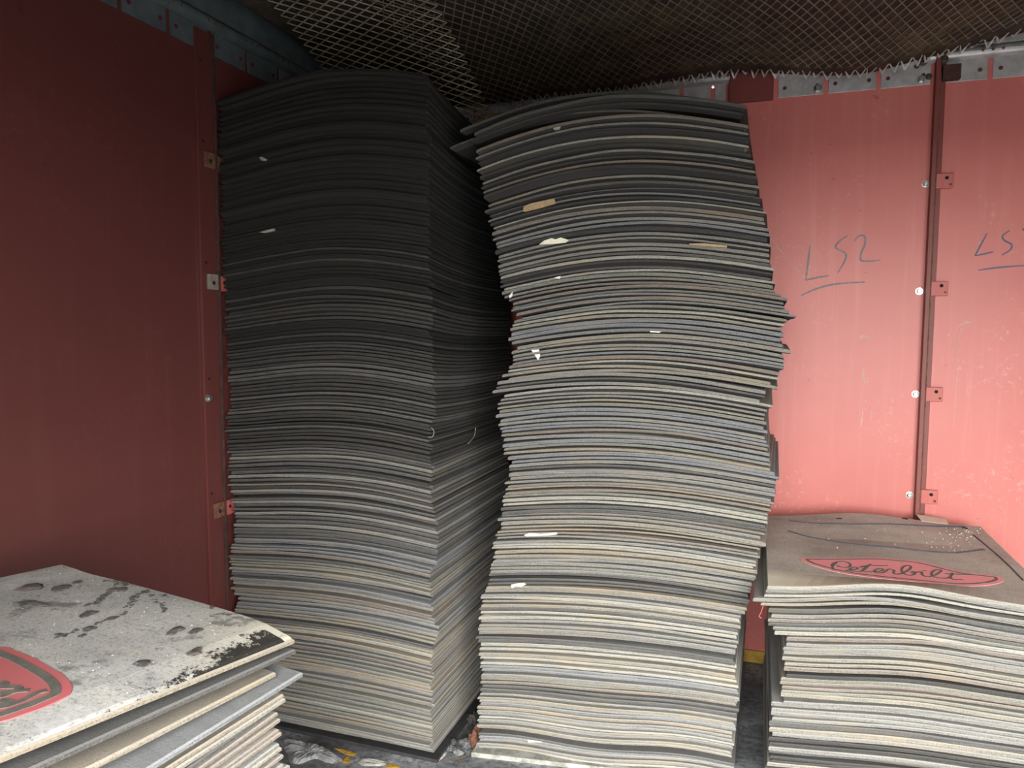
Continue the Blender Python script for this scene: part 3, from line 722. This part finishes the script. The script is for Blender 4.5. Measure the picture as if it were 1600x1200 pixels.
# ------------------------------------------------------------------ badges on the two top flaps
eu3 = np.array([math.cos(A3), math.sin(A3)]); av3 = A3 + (-A3+R(0.5)); ev3 = np.array([-math.sin(av3), math.cos(av3)])
Minv3 = np.linalg.inv(np.stack([eu3, ev3], 1)); hum3 = s3_hum(zt3)
def surf3(u, v): return zt3 + float(hum3(np.array([[u/S3L[0]]]), np.array([[v/S3L[1]]]))[0, 0])
def hit3(px, py):
    z = zt3
    for _ in range(12):
        p = on_z(px, py, z); uv = Minv3@(p[:2]-np.array(far_loc[:2])); z = 0.5*z+0.5*surf3(*uv)
    return uv
def pos3(u, v, h=0.0):
    q = eu3*u+ev3*v; return (q[0], q[1], surf3(u, v)-zt3+h)
def za(p): return (1240+p[0]/8.889, 855+p[1]/8.889)
def zb(p): return (1400+p[0]/8.889, 855+p[1]/8.889)
OUT = [za(p) for p in ((108,182),(125,152),(400,155),(700,150),(1000,146),(1230,150))] + [zb(p) for p in ((0,172),(300,197),(600,268),(900,345),(1200,380),(1400,405),(1480,442),(1490,475),(1400,512),(1200,540),(900,545),(700,530),(400,498),(0,460))] + [za(p) for p in ((1200,436),(900,400),(600,350),(300,270),(180,225))]
LET = [[za(p) for p in q] for q in (
    [(600,222),(550,262),(542,300),(570,322),(605,326)], [(525,268),(560,230),(620,211),(700,208),(770,230),(792,258),(770,282),(710,291),(640,280),(605,262)],
    [(720,331),(800,327),(878,312),(885,294),(850,286),(805,297),(780,318),(800,338),(850,346),(930,347)],
    [(930,347),(985,318),(1030,275),(1070,243)], [(1035,268),(985,300),(958,330),(975,347),(1020,352),(1095,352)], [(915,286),(985,272),(1060,263),(1180,266),(1312,264)],
    [(1095,352),(1190,345),(1243,326),(1235,310),(1195,306),(1145,318),(1118,342),(1140,360),(1190,368),(1245,362)], [(1245,362),(1285,340),(1310,318),(1345,314),(1402,332)], [(1402,332),(1388,362),(1410,380),(1470,384)])] + [[zb(p) for p in q] for q in (
    [(10,386),(70,378),(140,348),(195,308),(208,282),(185,264),(140,265),(95,288),(78,325),(95,362),(140,390),(200,402),(250,386),(268,358),(235,350),(215,362)],
    [(268,358),(310,354),(362,352)], [(362,352),(360,378),(385,405),(430,420),(478,418)], [(372,336),(432,340)],
    [(478,418),(560,388),(615,350),(630,335),(600,320),(545,328),(505,352),(495,385),(525,418),(590,436),(690,442)],
    [(690,442),(735,432),(765,405),(790,366)], [(790,366),(765,402),(760,435),(800,458),(860,462),(930,462)], [(678,378),(740,382),(830,386),(950,388),(1070,397)])]
OUT_UV = [hit3(*p) for p in OUT]; LET_UV = [[hit3(*p) for p in q] for q in LET]

def closed_spline(pts, n=5):
    P = [np.asarray(p, float) for p in pts]; N = len(P); o = []
    for i in range(N):
        a, b, c, d = P[i-1], P[i], P[(i+1) % N], P[(i+2) % N]
        for k in range(n):
            t = k/n; o.append(0.5*((2*b)+(-a+c)*t+(2*a-5*b+4*c-d)*t*t+(-a+3*b-3*c+d)*t**3))
    return o
def badge(out_uv, let_uv, pos, mats, parent, gw=0.012, lw=0.009, go=0.016):
    m_red, m_gr = mats
    loop = closed_spline(out_uv, 4); N = len(loop); cu = np.mean([p for p in loop], axis=0); ax_lo = min(p[0] for p in loop); ax_hi = max(p[0] for p in loop)
    def core(p):     # nearest point on the badge's long axis
        return np.array([min(max(p[0], ax_lo+0.12), ax_hi-0.12), cu[1]])
    mb = MB(); K = 7
    for k in range(K+1):
        s = 1-k/K
        for p in loop: q = core(p)+(p-core(p))*s; mb.v.append(pos(q[0], q[1], 0.0014 if k else 0.0002))
    # a second outer ring gives the inlay its raised edge
    for p in loop: q = core(p)+(p-core(p))*0.995; mb.v.append(pos(q[0], q[1], 0.0014))
    for i in range(N):
        j = (i+1) % N; R_ = (K+1)*N
        mb.f.append((i, j, R_+j, R_+i)); mb.f.append((R_+i, R_+j, N+j, N+i))
        for k in range(1, K): mb.f.append((k*N+i, k*N+j, (k+1)*N+j, (k+1)*N+i))
    red = mb.build('badge', m_red, parent); props(red, 'faded red oval badge')
    def stroke(name, pts, w, closed=False, h=0.0026):
        s = MB(); P = pts; n = len(P)
        for i, p in enumerate(P):
            a, b = (P[i-1], P[(i+1) % n]) if closed else (P[max(i-1, 0)], P[min(i+1, n-1)])
            d = b-a; d = d/(np.linalg.norm(d)+1e-9); sd = np.array([-d[1], d[0]])
            for e in (-1, 1):
                q = p+sd*e*w/2; s.v.append(pos(q[0], q[1], h)); s.v.append(pos(q[0], q[1], 0.0012))
        for i in range(n if closed else n-1):
            a = 4*i; b = 4*((i+1) % n); s.f += [(a, a+2, b+2, b), (a, b, b+1, a+1), (a+2, a+3, b+3, b+2)]
        return s.build(name, m_gr, red)
    ring = []
    for i, p in enumerate(loop):
        d = loop[(i+1) % N]-loop[i-1]; d = d/np.linalg.norm(d); nrm = np.array([-d[1], d[0]])
        if (core(p)-p)@nrm < 0: nrm = -nrm
        sc = min(go, 0.85*np.linalg.norm(core(p)-p)); ring.append(p+nrm*sc)
    for _ in range(3): ring = [0.25*ring[i-1]+0.5*ring[i]+0.25*ring[(i+1) % N] for i in range(N)]
    stroke('groove', ring, gw, True, 0.0022)
    for q in let_uv: stroke('lettering', spline(q, 5), lw)
    return red
badge(OUT_UV, LET_UV, pos3, (M_LOGO, M_GROOVE), far_top, 0.009, 0.0078, 0.020)
# the same badge on the near flap: its right hand tip lies by the visible corner
umax = max(p[0] for p in OUT_UV); vlo = min(p[1] for p in OUT_UV); vhi = max(p[1] for p in OUT_UV)
SCN = 0.40/(vhi-vlo); U0, V0 = 0.300, 0.074; LN = 0.74; ulen = umax-min(p[0] for p in OUT_UV)
def near_uv(p): t = max(0.0, (umax-p[0])/ulen); return np.array([U0+LN*(0.45*t+0.55*t**2.2 if t < 1 else t), V0+(p[1]-vlo)*SCN])     # (along the near edge, in from it)
def hit4(px, py):
    z = Z4
    for _ in range(12):
        p = on_z(px, py, z); w = p[:2]-B4[:2]; s, q = w@eB, w@eA; z = 0.5*z+0.5*(Z4+float(top_hum(np.array([[q/LA]]), np.array([[s/L4]]))[0, 0]))
    return s, q
def near_let(p): return np.array([U0+LN*((umax-p[0])/ulen-0.055), V0+(p[1]-vlo)*SCN])
def pos4(s, q, h=0.0):
    w = eB*s+eA*q; return (w[0], w[1], float(top_hum(np.array([[q/LA]]), np.array([[s/L4]]))[0, 0])+h)
zn = lambda p: np.array(hit4(p[0]/7.5, 990+p[1]/7.5))
TR = [zn(p) for p in ((0,165),(200,210),(400,290),(600,400),(750,490),(830,580),(850,640),(820,720),(700,790),(500,880),(300,950),(100,1020),(0,1045))]
mp_ = [near_uv(p) for p in OUT_UV]; OUT_N = [p for p in mp_[:13] if p[0] > TR[0][0]+0.05] + TR + [p for p in mp_[14:] if p[0] > TR[-1][0]+0.05]
LET_N = [[zn(p) for p in q] for q in ([(0,878),(60,868),(150,840),(300,782),(440,708),(550,680)], [(0,715),(100,700),(190,688),(350,676)], [(0,748),(60,740),(110,715),(190,690),(215,660),(232,640)],
        [(0,640),(120,642),(232,640)], [(0,885),(30,842),(100,830),(108,802),(0,800)], [(0,590),(50,592),(56,610),(0,625)])] + [[near_let(p)+np.array([0.06, 0]) for p in q] for q in LET_UV[:-4]]
badge(OUT_N, LET_N, pos4, (M_LOGOD, M_GROOVE), near_top, 0.014, 0.0105, 0.021)

# moulded ridges, slots and paper label on the far top flap
def ridge(pts_px, r, name='ridge'):
    P = spline([hit3(*p) for p in pts_px], 6); mb = MB()
    mb.tube([pos3(p[0], p[1], 0.0006) for p in P], r, 6); return props(mb.build(name, M_RIDGE, far_top), 'blue-black moulded ridge')
z6 = lambda p: (1130+p[0]/3.404, 720+p[1]/3.404)
ridge([z6(p) for p in ((350,320),(480,333),(700,338),(900,338),(1150,350),(1290,352))], 0.0032)
ridge([z6(p) for p in ((345,375),(450,405),(600,432),(750,450),(900,462),(1060,480),(1230,490),(1390,474))], 0.0036)
ridge([z6(p) for p in ((1330,395),(1420,470),(1520,560),(1598,640))], 0.0030)
for p in ((1311, 811), (1414, 811), (1508, 826)):
    uv = hit3(*p); mb = MB(); a = pos3(uv[0]-0.010, uv[1], 0.0012); b = pos3(uv[0]+0.010, uv[1], 0.0012); mb.tube([a, b], 0.0035, 6); mb.build('bolt_slot', M_HOLE, far_top)

def world3(u, v, h=0.0):
    p = pos3(u, v, h); return np.array(p)+np.array(far_loc)
def sheet_on(name, uvs, posf, mat, label, cat, group=None, th=0.001):
    """thin paper lying on a surface, from its outline"""
    mb = MB(); n = len(uvs); lo = [posf(u, v, 0.0005) for u, v in uvs]; hi = [posf(u, v, 0.0005+th) for u, v in uvs]
    mb.v = [tuple(p) for p in lo+hi]; mb.f = [tuple(range(n-1, -1, -1)), tuple(range(n, 2*n))]+[(i, (i+1) % n, n+(i+1) % n, n+i) for i in range(n)]
    return props(mb.build(name, mat), label, cat, group)
sheet_on('paper_label', [tuple(hit3(*p)) for p in ((1431, 804), (1440, 814.5), (1462, 817.5), (1482, 819.5), (1479, 812), (1452, 807))], world3, M_PAPER, 'cream paper label at the back edge of the badged flap', 'label')

# ------------------------------------------------------------------ scraps on the fronts of the stacks
def s2_front(px, py, outw=0.004):
    q, s = p2_plane(px, py); nrm = np.array([math.sin(A2), -math.cos(A2), 0.0]); d = ray(px, py)
    k = (outw)/abs((d/np.linalg.norm(d))@nrm); return q - d/np.linalg.norm(d)*k
def s1_front(px, py, outw=0.010): return on_y(px, py, 2.37-outw)
def s1_side(px, py, outw=0.012): return on_x(px, py, -1.10+outw)
def scrap(pts, mat, label, front, outw, th=0.0015, cat='paper scrap', name='paper_scrap', sink=0.0):
    P = [front(x, y, outw) for x, y in pts]; c = sum(P)/len(P); nrm = np.cross(P[1]-P[0], P[-1]-P[0]); nrm /= np.linalg.norm(nrm)
    if nrm@(ORI-c) < 0: nrm = -nrm
    mb = MB(); n = len(P); mb.v = [tuple(p) for p in P]+[tuple(p-nrm*(th+sink)) for p in P]
    mb.f = [tuple(range(n)), tuple(range(2*n-1, n-1, -1))]+[(i, (i+1) % n, n+(i+1) % n, n+i) for i in range(n)]
    return props(mb.build(name, mat), label, cat, 'scraps stuck in the stacks')
F2 = s2_front
scrap([(817,330),(818,323),(828,318),(866,310),(868,318),(845,325),(820,331)], M_CARD, 'tan cardboard scrap between flaps high in the tall right stack', F2, 0.006, 0.002, 'cardboard scrap', 'cardboard_scrap', 0.02)
scrap([(842,382),(850,376),(862,372),(868,374),(876,371),(889,375),(884,379),(866,381)], M_PAPER, 'torn cream strip below the tan cardboard scrap, tall right stack', F2, 0.006, 0.001, sink=0.02)
scrap([(1077,380.5),(1100,380),(1136,383.5),(1136,387),(1100,384.5),(1077,383)], M_CARD, 'thin tan cardboard sliver towards the right of the tall right stack', F2, 0.006, 0.002, 'cardboard scrap', 'cardboard_scrap', 0.02)
scrap([(830,547),(842,546),(844,556),(841,563)], M_WHITE, 'pointed white chip on the front of the tall right stack', F2, 0.007, sink=0.008)
scrap([(865,434),(876,431),(874,436)], M_WHITE, 'tiny white chip above the pointed one, tall right stack', F2, 0.006, sink=0.008)
scrap([(795,462),(801,456),(800,463),(796,466)], M_WHITE, 'small white chip at the left edge of the tall right stack', F2, 0.006, sink=0.008)
scrap([(819,836),(826,833),(845,834),(869,832),(871,835),(850,837),(822,838)], M_PAPER, 'long pale torn strip on the front of the tall right stack', F2, 0.006, 0.001, sink=0.01)
scrap([(798,914),(806,912),(818,911),(822,913),(814,917),(806,916),(800,919)], M_PAPER, 'ragged cream scrap below the long pale strip, tall right stack', F2, 0.006, 0.001, sink=0.01)
scrap([(824,1156),(850,1158),(846,1160),(826,1160)], M_WHITE, 'white sliver low down on the front of the tall right stack', F2, 0.006, 0.001, sink=0.01)
scrap([(1015,517),(1034,518),(1030,520),(1016,519)], M_WHITE, 'flat white sliver in the middle of the tall right stack', F2, 0.006, 0.001, sink=0.01)
scrap([(864,200),(876,197),(874,202),(866,203)], M_BOARD, 'dull grey fleck near the top of the tall right stack', F2, 0.006, 0.001, sink=0.01)
scrap([(405,246),(409,245),(416,249),(414,251),(408,251)], M_BOARD, 'pale fleck high on the front of the tall left stack', s1_front, 0.014, 0.001, sink=0.016)
scrap([(405,363),(415,360),(428,357),(427,361),(414,364)], M_BOARD, 'grey torn fleck below the pale one, tall left stack', s1_front, 0.014, 0.001, sink=0.016)
def thread(name, pts, front, outw, r, label, mat=None):
    mb = MB(); mb.tube(spline([front(x, y, outw) for x, y in pts], 6), r, 5)
    return props(mb.build(name, mat or M_THREAD, smooth=True), label, 'thread', 'loose threads')
thread('loose_thread', [(743,668),(742,678),(738,686),(731,693)], s1_side, 0.014, 0.0011, 'pale loose thread hanging from the side of the tall left stack')
thread('loose_thread', [(674,668),(678,674),(676,682),(669,683)], s1_front, 0.016, 0.0010, 'curled thread at the near corner of the tall left stack')
wr = MB(); wr.tube(spline([np.array([*on_y(x, y, 2.47)]) for x, y in ((1193,940),(1192,948),(1189,957),(1186,963),(1190,966))], 6), 0.0013, 5)
props(wr.build('bent_wire', M_CLIP, smooth=True), 'thin bent wire hanging in the gap beside the low right stack', 'wire')

# ------------------------------------------------------------------ dried mud and crumbs on the near top flap
def clod(px, py, wpx, hpx, mat, label, seed, flat=0.5):
    s, q = hit4(px, py); r = random.Random(seed); base = np.array(pos4(s, q, 0.0))+np.array([B4[0], B4[1], Z4])
    dist = np.linalg.norm(base-ORI); rx = wpx/2*dist/F_PX; ry = rx*min(1.2, max(0.45, hpx/wpx*1.9)); h = min(rx, ry)*flat
    bm = bmesh.new(); bmesh.ops.create_icosphere(bm, subdivisions=2, radius=1.0)
    ph = [r.uniform(0, 6.28) for _ in range(6)]
    for vtx in bm.verts:
        c = vtx.co; k = 1+0.22*math.sin(3*c.x+ph[0])+0.18*math.sin(4*c.y+ph[1])+0.14*math.sin(7*c.x+5*c.y+ph[2])+r.uniform(-0.08, 0.08)
        vtx.co = Vector((c.x*rx*k, c.y*ry*k, max(c.z, -0.12)*h*(1+r.uniform(-0.15, 0.15))))
    rot = Matrix.Rotation(R(12)+r.uniform(-0.3, 0.5), 3, 'Z')
    bmesh.ops.rotate(bm, verts=bm.verts, cent=(0, 0, 0), matrix=rot)
    me = bpy.data.meshes.new('mud_flake'); bm.to_mesh(me); bm.free()
    return props(link('mud_flake', me, mat, None, tuple(base+np.array([0, 0, 0.0012]))), label, 'mud flake', 'mud flakes on the near left flap')
z7 = lambda x, y: (x/3.2, 840+y/3.2)
for k, (x, y, w, h, red, lab) in enumerate((
    (147, 255, 115, 44, 1, 'long brown mud flake nearest the far left edge of the muddy flap'), (160, 340, 108, 42, 0, 'long dark mud flake just in front of the long brown one'),
    (302, 256, 84, 32, 0, 'slim dark mud flake right of the long brown one'), (386, 226, 36, 22, 0, 'small dark mud flake nearest the back edge of the muddy flap'),
    (436, 385, 56, 46, 0, 'rounded nearly black mud lump in the middle of the muddy flap'), (598, 264, 56, 46, 1, 'round brown mud lump at the back of the muddy flap'),
    (446, 460, 44, 38, 0, 'dark mud lump just in front of the rounded black one'), (408, 495, 34, 16, 0, 'thin mud flake beside the dark lump, nearer the red badge'),
    (872, 470, 62, 48, 1, 'flat reddish mud lump near the right of the muddy flap'), (978, 575, 66, 44, 1, 'reddish mud lump closest to the black oil stain'),
    (706, 632, 60, 48, 0, 'grey mud lump nearest the front edge of the muddy flap'), (756, 292, 24, 30, 0, 'small grey mud crumb right of the round brown lump'),
    (824, 293, 22, 14, 0, 'tiny mud crumb near the back right edge of the muddy flap'), (975, 470, 52, 30, 0, 'grey mud flake between the two reddish lumps'),
    (1060, 352, 30, 24, 0, 'small mud crumb close to the right back edge of the muddy flap'), (1206, 492, 20, 20, 0, 'little mud crumb nearest the visible corner of the muddy flap'),
    (305, 490, 60, 12, 0, 'narrow streak of mud left of the thin flake, above the badge'))):
    clod(*z7(x, y), w/3.2, h/3.2, M_CLODR if red else M_CLOD, lab, 100+k, 0.34)
# narrow caked streaks, part of the flap's dirt
def streak(pts, w, seed):
    P = spline([np.array(hit4(*z7(*p))) for p in pts], 7); mb = MB(); n = len(P); r = random.Random(seed)
    for i, p in enumerate(P):
        if r.random() < 0.16: continue
        for _ in range(2):
            s_ = w*r.uniform(0.16, 0.42); c = p+np.array([r.gauss(0, w*0.28), r.gauss(0, w*0.28)]); n0 = len(mb.v); k = 6; ph = r.uniform(0, 6)
            for q in range(k):
                t = ph+2*math.pi*q/k; rr = s_*r.uniform(0.55, 1.25); mb.v.append(pos4(c[0]+rr*1.5*math.cos(t), c[1]+rr*math.sin(t), 0.0004))
            mb.v.append(pos4(c[0], c[1], 0.0006+s_*0.45))
            mb.f += [(n0+q, n0+(q+1) % k, n0+k) for q in range(k)]
    return props(mb.build('caked_dirt', M_CLOD, near_top), kind='stuff')
streak([(440,340),(500,312),(545,275),(580,235)], 0.015, 1); streak([(540,410),(610,388),(655,335),(690,285),(740,268)], 0.014, 2)
streak([(480,432),(530,416),(560,405)], 0.010, 3); streak([(520,215),(580,222),(650,240)], 0.012, 4); streak([(1050,392),(1110,382),(1150,388)], 0.008, 5); streak([(280,500),(340,480),(420,455)], 0.010, 6); streak([(750,300),(800,330),(830,370)], 0.010, 7)
def crumbs(name, label, spots, posw, mat, sizes, seed, group=None):
    r = random.Random(seed); V_, F_ = [], []
    for (u, v) in spots:
        s = r.uniform(*sizes); c = np.array(posw(u, v, s*0.4)); n0 = len(V_)
        for d in ((1,0,0),(-1,0,0),(0,1,0),(0,-1,0),(0,0,1),(0,0,-1)):
            V_.append(tuple(c+np.array(d)*s*r.uniform(0.6, 1.2)))
        F_ += [(n0+a, n0+b, n0+c_) for a, b, c_ in ((0,2,4),(2,1,4),(1,3,4),(3,0,4),(2,0,5),(1,2,5),(3,1,5),(0,3,5))]
    return props(link(name, mesh(name, V_, F_), mat), label, 'crumbs', group, 'stuff')
r = random.Random(5)
def w4(u, v, h=0.0): return np.array(pos4(u, v, h))+np.array([B4[0], B4[1], Z4])
spots = [(r.uniform(0.02, 0.75), LA*r.uniform(0.03, 0.97)) for _ in range(420)]
crumbs('white_crumbs', 'white crumbs sprinkled over the muddy near left flap', spots, w4, M_CRUMB, (0.0005, 0.0013), 6)
sp3 = []
for px, py, sx, sy, nn in ((1512, 832, 10, 7, 46), (1505, 860, 14, 3, 16), (1480, 838, 22, 10, 22), (1420, 845, 90, 18, 26), (1250, 830, 40, 15, 8)):
    for _ in range(nn): sp3.append(tuple(hit3(r.gauss(px, sx), min(885, max(813, r.gauss(py, sy))))))
sp3 = [(u, v) for u, v in sp3 if 0.01 < u < S3L[0]-0.01 and 0.02 < v < S3L[1]-0.01]
crumbs('white_crumbs', 'white crumbs on the badged flap of the low right stack', sp3, world3, M_CRUMB, (0.0012, 0.0035), 7)

# ------------------------------------------------------------------ floor litter
def floor_sheet(name, pts, mat, label, cat, th, seed, rough=0.004, group=None, z0=0.0):
    """irregular thin crust lying on the floor"""
    P = closed_spline([on_z(x, y, 0.0)[:2] for x, y in pts], 4); r = random.Random(seed); c = np.mean(P, axis=0); n = len(P); mb = MB(); K = 4
    for k in range(K+1):
        s = 1-k/K*0.98
        for p in P:
            q = c+(p-c)*s*(1+r.uniform(-0.05, 0.05)); z = 0.0002 if k == 0 else th+r.uniform(0, rough)
            mb.v.append((q[0], q[1], z0+z))
    for k in range(K):
        for i in range(n): mb.f.append((k*n+i, k*n+(i+1) % n, (k+1)*n+(i+1) % n, (k+1)*n+i))
    mb.f.append(tuple(K*n+i for i in range(n)))
    return props(mb.build(name, mat), label, cat, group)
zf = lambda x, y: (400+x/4.21, 1080+y/4.21)
floor_sheet('plastic_film', [zf(*p) for p in ((180,310),(270,330),(380,345),(480,385),(555,440),(545,475),(460,470),(390,445),(290,480),(230,470),(200,400))], M_FILM, 'crumpled grey-white film on the floor in front of the tall left stack', 'plastic film', 0.004, 1, 0.012)
for k, (pts, lab) in enumerate((([(512,374),(560,380),(660,408),(640,425),(600,420),(560,402)], 'long yellow paint flake beside the black board'),
                 ([(560,468),(585,440),(605,428),(622,445),(615,470)], 'short yellow paint flake right of the crumpled film'),
                 ([(850,478),(900,480),(945,495),(930,508),(870,505)], 'yellow paint flake at the bottom edge under the near stack corner'))):
    floor_sheet('paint_flake', [zf(*p) for p in pts], M_YEL, lab, 'paint flake', 0.0016, 10+k, 0.001, 'yellow paint flakes on the floor')
floor_sheet('plastic_film', [zf(*p) for p in ((1150,462),(1180,420),(1215,392),(1258,400),(1230,440),(1190,462))], M_FILM, 'small white shred of film at the foot of the stack corner', 'plastic film', 0.003, 21, 0.006)
floor_sheet('debris', [zf(*p) for p in ((670,455),(740,448),(860,468),(840,490),(700,490))], M_BOARD, 'pale crust on the floor below the black board', 'debris', 0.003, 22, 0.004)
def lump(px, py, rx, h, mat, label, seed):
    p = on_z(px, py, 0.0); r_ = random.Random(seed); bm = bmesh.new(); bmesh.ops.create_icosphere(bm, subdivisions=3, radius=1.0); ph = [r_.uniform(0, 6) for _ in range(4)]
    for vt in bm.verts:
        c = vt.co; k = 1+0.25*math.sin(4*c.x+ph[0])+0.2*math.sin(5*c.y+ph[1])+0.18*math.sin(9*c.z+7*c.x+ph[2])+r_.uniform(-0.1, 0.1)
        vt.co = Vector((c.x*rx*k, c.y*rx*k, max(c.z, 0.0)*h*k))
    me = bpy.data.meshes.new('debris'); bm.to_mesh(me); bm.free(); return props(link('debris', me, mat, None, (p[0], p[1], 0.0)), label, 'debris', 'rubble on the floor between the stacks')
lump(741, 1162, 0.030, 0.055, M_RUST, 'rusty brown clump against the bottom of the tall right stack', 1)
lump(717, 1168, 0.040, 0.022, M_FLOOR, 'pale grey lump between the two tall stacks', 2)
lump(738, 1128, 0.024, 0.030, M_CLOD, 'dark lump behind the rusty one between the tall stacks', 3)

# timber board standing on edge along the back wall, behind the stacks
a, b = on_y(742, 214, 3.50), on_y(985, 120, 3.50)
mb = MB(); mb.box((-1.40, 3.52, 2.36), (-0.62, 3.545, 2.655)); o = mb.build('timber_board', M_WOOD, bevel=0.003)
props(o, 'brown timber board glimpsed behind the stacks below the top rail', 'board')

# ------------------------------------------------------------------ expanded metal under the roof
def expanded(name, surf, na, nb, w, t, mat, label, keep=None, jag=None):
    """strands of expanded metal; nodes where i+j is even, surf(i, j) -> point"""
    mb = MB(); P = {}
    for j in range(nb+1):
        for i in range(na+1):
            if (i+j) % 2 == 0: P[i, j] = np.array(surf(i, j), float)
    for (i, j), p in P.items():
        for di in (-1, 1):
            q = P.get((i+di, j+1))
            if q is None or (keep and not keep(i+di/2, j+0.5)): continue
            mb.prism(p, q, w, t)
    me = mesh(name, mb.v, mb.f); o = link(name, me, mat)
    props(o, label, 'wire mesh', 'expanded metal sheets under the roof'); return o
E2 = sorted([(-1.6, 2.63), (-1.295, 2.690), (-1.016, 2.742), (-0.586, 2.745), (-0.216, 2.748), (0.052, 2.722), (0.20, 2.712), (0.356, 2.712), (0.60, 2.760), (0.929, 2.790), (1.4, 2.80), (2.4, 2.80)])
def mesh2_z(X, Y):
    e = interp(E2, X)-0.012; t = max(0.0, min(1.0, (Y-1.3)/(3.50-1.3)))
    n = 2.815; s = t*t
    return min(2.845, n*(1-s)+e*s + 0.012*math.sin(5.1*X+2.3*Y)+0.010*math.sin(3.3*Y-4.2*X+1.0))
SWD, LWD = 0.0425/2, 0.078/2
x0m, y1m = -1.42, 3.50; na2, nb2 = int((XR-0.05-x0m)/SWD), int((y1m-1.25)/LWD)
def surf2(i, j):
    X = x0m+i*SWD+0.02*math.sin(0.08*j); Y = y1m-j*LWD; return (X, Y, mesh2_z(X, Y))
m2 = expanded('expanded_metal_sheet', surf2, na2, nb2, 0.0042, 0.0022, M_WIRE, 'wide expanded metal sheet sagging under the roof, jagged edge along the back rail')
pt = MB()                                  # the cut edge: half diamonds bent down in front of the rail, each a part
a0_, b0_, t0_ = np.array([-SWD, 0, 0]), np.array([SWD, 0, 0]), np.array([0, 0.045, -0.026])
for q in (a0_, b0_):
    pt.prism(q, q*0.55+t0_*0.45, 0.0045, 0.0022); pt.prism(q*0.55+t0_*0.45, t0_, 0.0068, 0.0028, (0, 1, 0.3))
pm_ = fix(mesh('cut_point', pt.v, pt.f)); pm_.materials.append(M_WIRE_LIT)
for i in range(0, na2-1, 2):
    if rng.random() < 0.06: continue
    c = (np.array(surf2(i, 0))+np.array(surf2(i+2, 0)))/2
    o = bpy.data.objects.new('cut_point', pm_); COL.objects.link(o); o.parent = m2; o.location = tuple(c)
    o.rotation_euler = (rng.normal(0, 0.16), rng.normal(0, 0.10), rng.normal(0, 0.10)); o.scale = (rng.uniform(0.85, 1.1), rng.uniform(0.8, 1.15), rng.uniform(0.8, 1.2))
# dark lining resting on the mesh
LN_ = MB(); nx, ny = 48, 26
for lay in (0, 1):
    for j in range(ny+1):
        for i in range(nx+1):
            X = -1.92+(XR-0.03+1.92)*i/nx; Y = 0.6+(3.497-0.6)*j/ny
            t_ = 1-max(0.0, (Y-2.3)/1.2)**2; z_ = min(ZC-0.028, mesh2_z(max(X, -1.05), Y)+0.004+t_*(0.016+0.008*math.sin(9*X+4*Y)))
            if j == ny: Y, z_ = 3.538, mesh2_z(max(X, -1.05), 3.5)-0.011
            LN_.v.append((X, Y, z_+0.014*lay))
M1 = (nx+1)*(ny+1)
for j in range(ny):
    for i in range(nx):
        q = [j*(nx+1)+i, j*(nx+1)+i+1, (j+1)*(nx+1)+i+1, (j+1)*(nx+1)+i]; LN_.f += [tuple(reversed(q)), tuple(k_+M1 for k_ in q)]
for i in range(nx): LN_.f += [(i, i+1, M1+i+1, M1+i), (ny*(nx+1)+i, M1+ny*(nx+1)+i, M1+ny*(nx+1)+i+1, ny*(nx+1)+i+1)]
props(LN_.build('roof_lining', M_CEIL, smooth=True), 'dark blotchy lining pressed between roof and wire mesh', 'lining')
# narrower sheet on the left, dipping towards the corner behind the tall left stack
Q00, Q10, Q01, Q11 = np.array([-1.66, 1.70, 2.815]), np.array([-1.09, 1.75, 2.83]), np.array([-2.00, 3.36, 2.60]), np.array([-1.225, 3.30, 2.525])
na1, nb1 = int(0.74/0.039), int(1.66/0.027)
def surf1(i, j):
    a, b = i/na1, j/nb1; p = Q00*(1-a)*(1-b)+Q10*a*(1-b)+Q01*(1-a)*b+Q11*a*b
    bow = 0.095*math.sin(math.pi*b*0.92)*(1-0.25*a); return p+np.array([0, 0, min(bow, 2.845-p[2])])
expanded('expanded_metal_sheet', surf1, na1, nb1, 0.0054, 0.0024, M_WIREL, 'narrow expanded metal sheet dipping behind the top of the tall left stack')
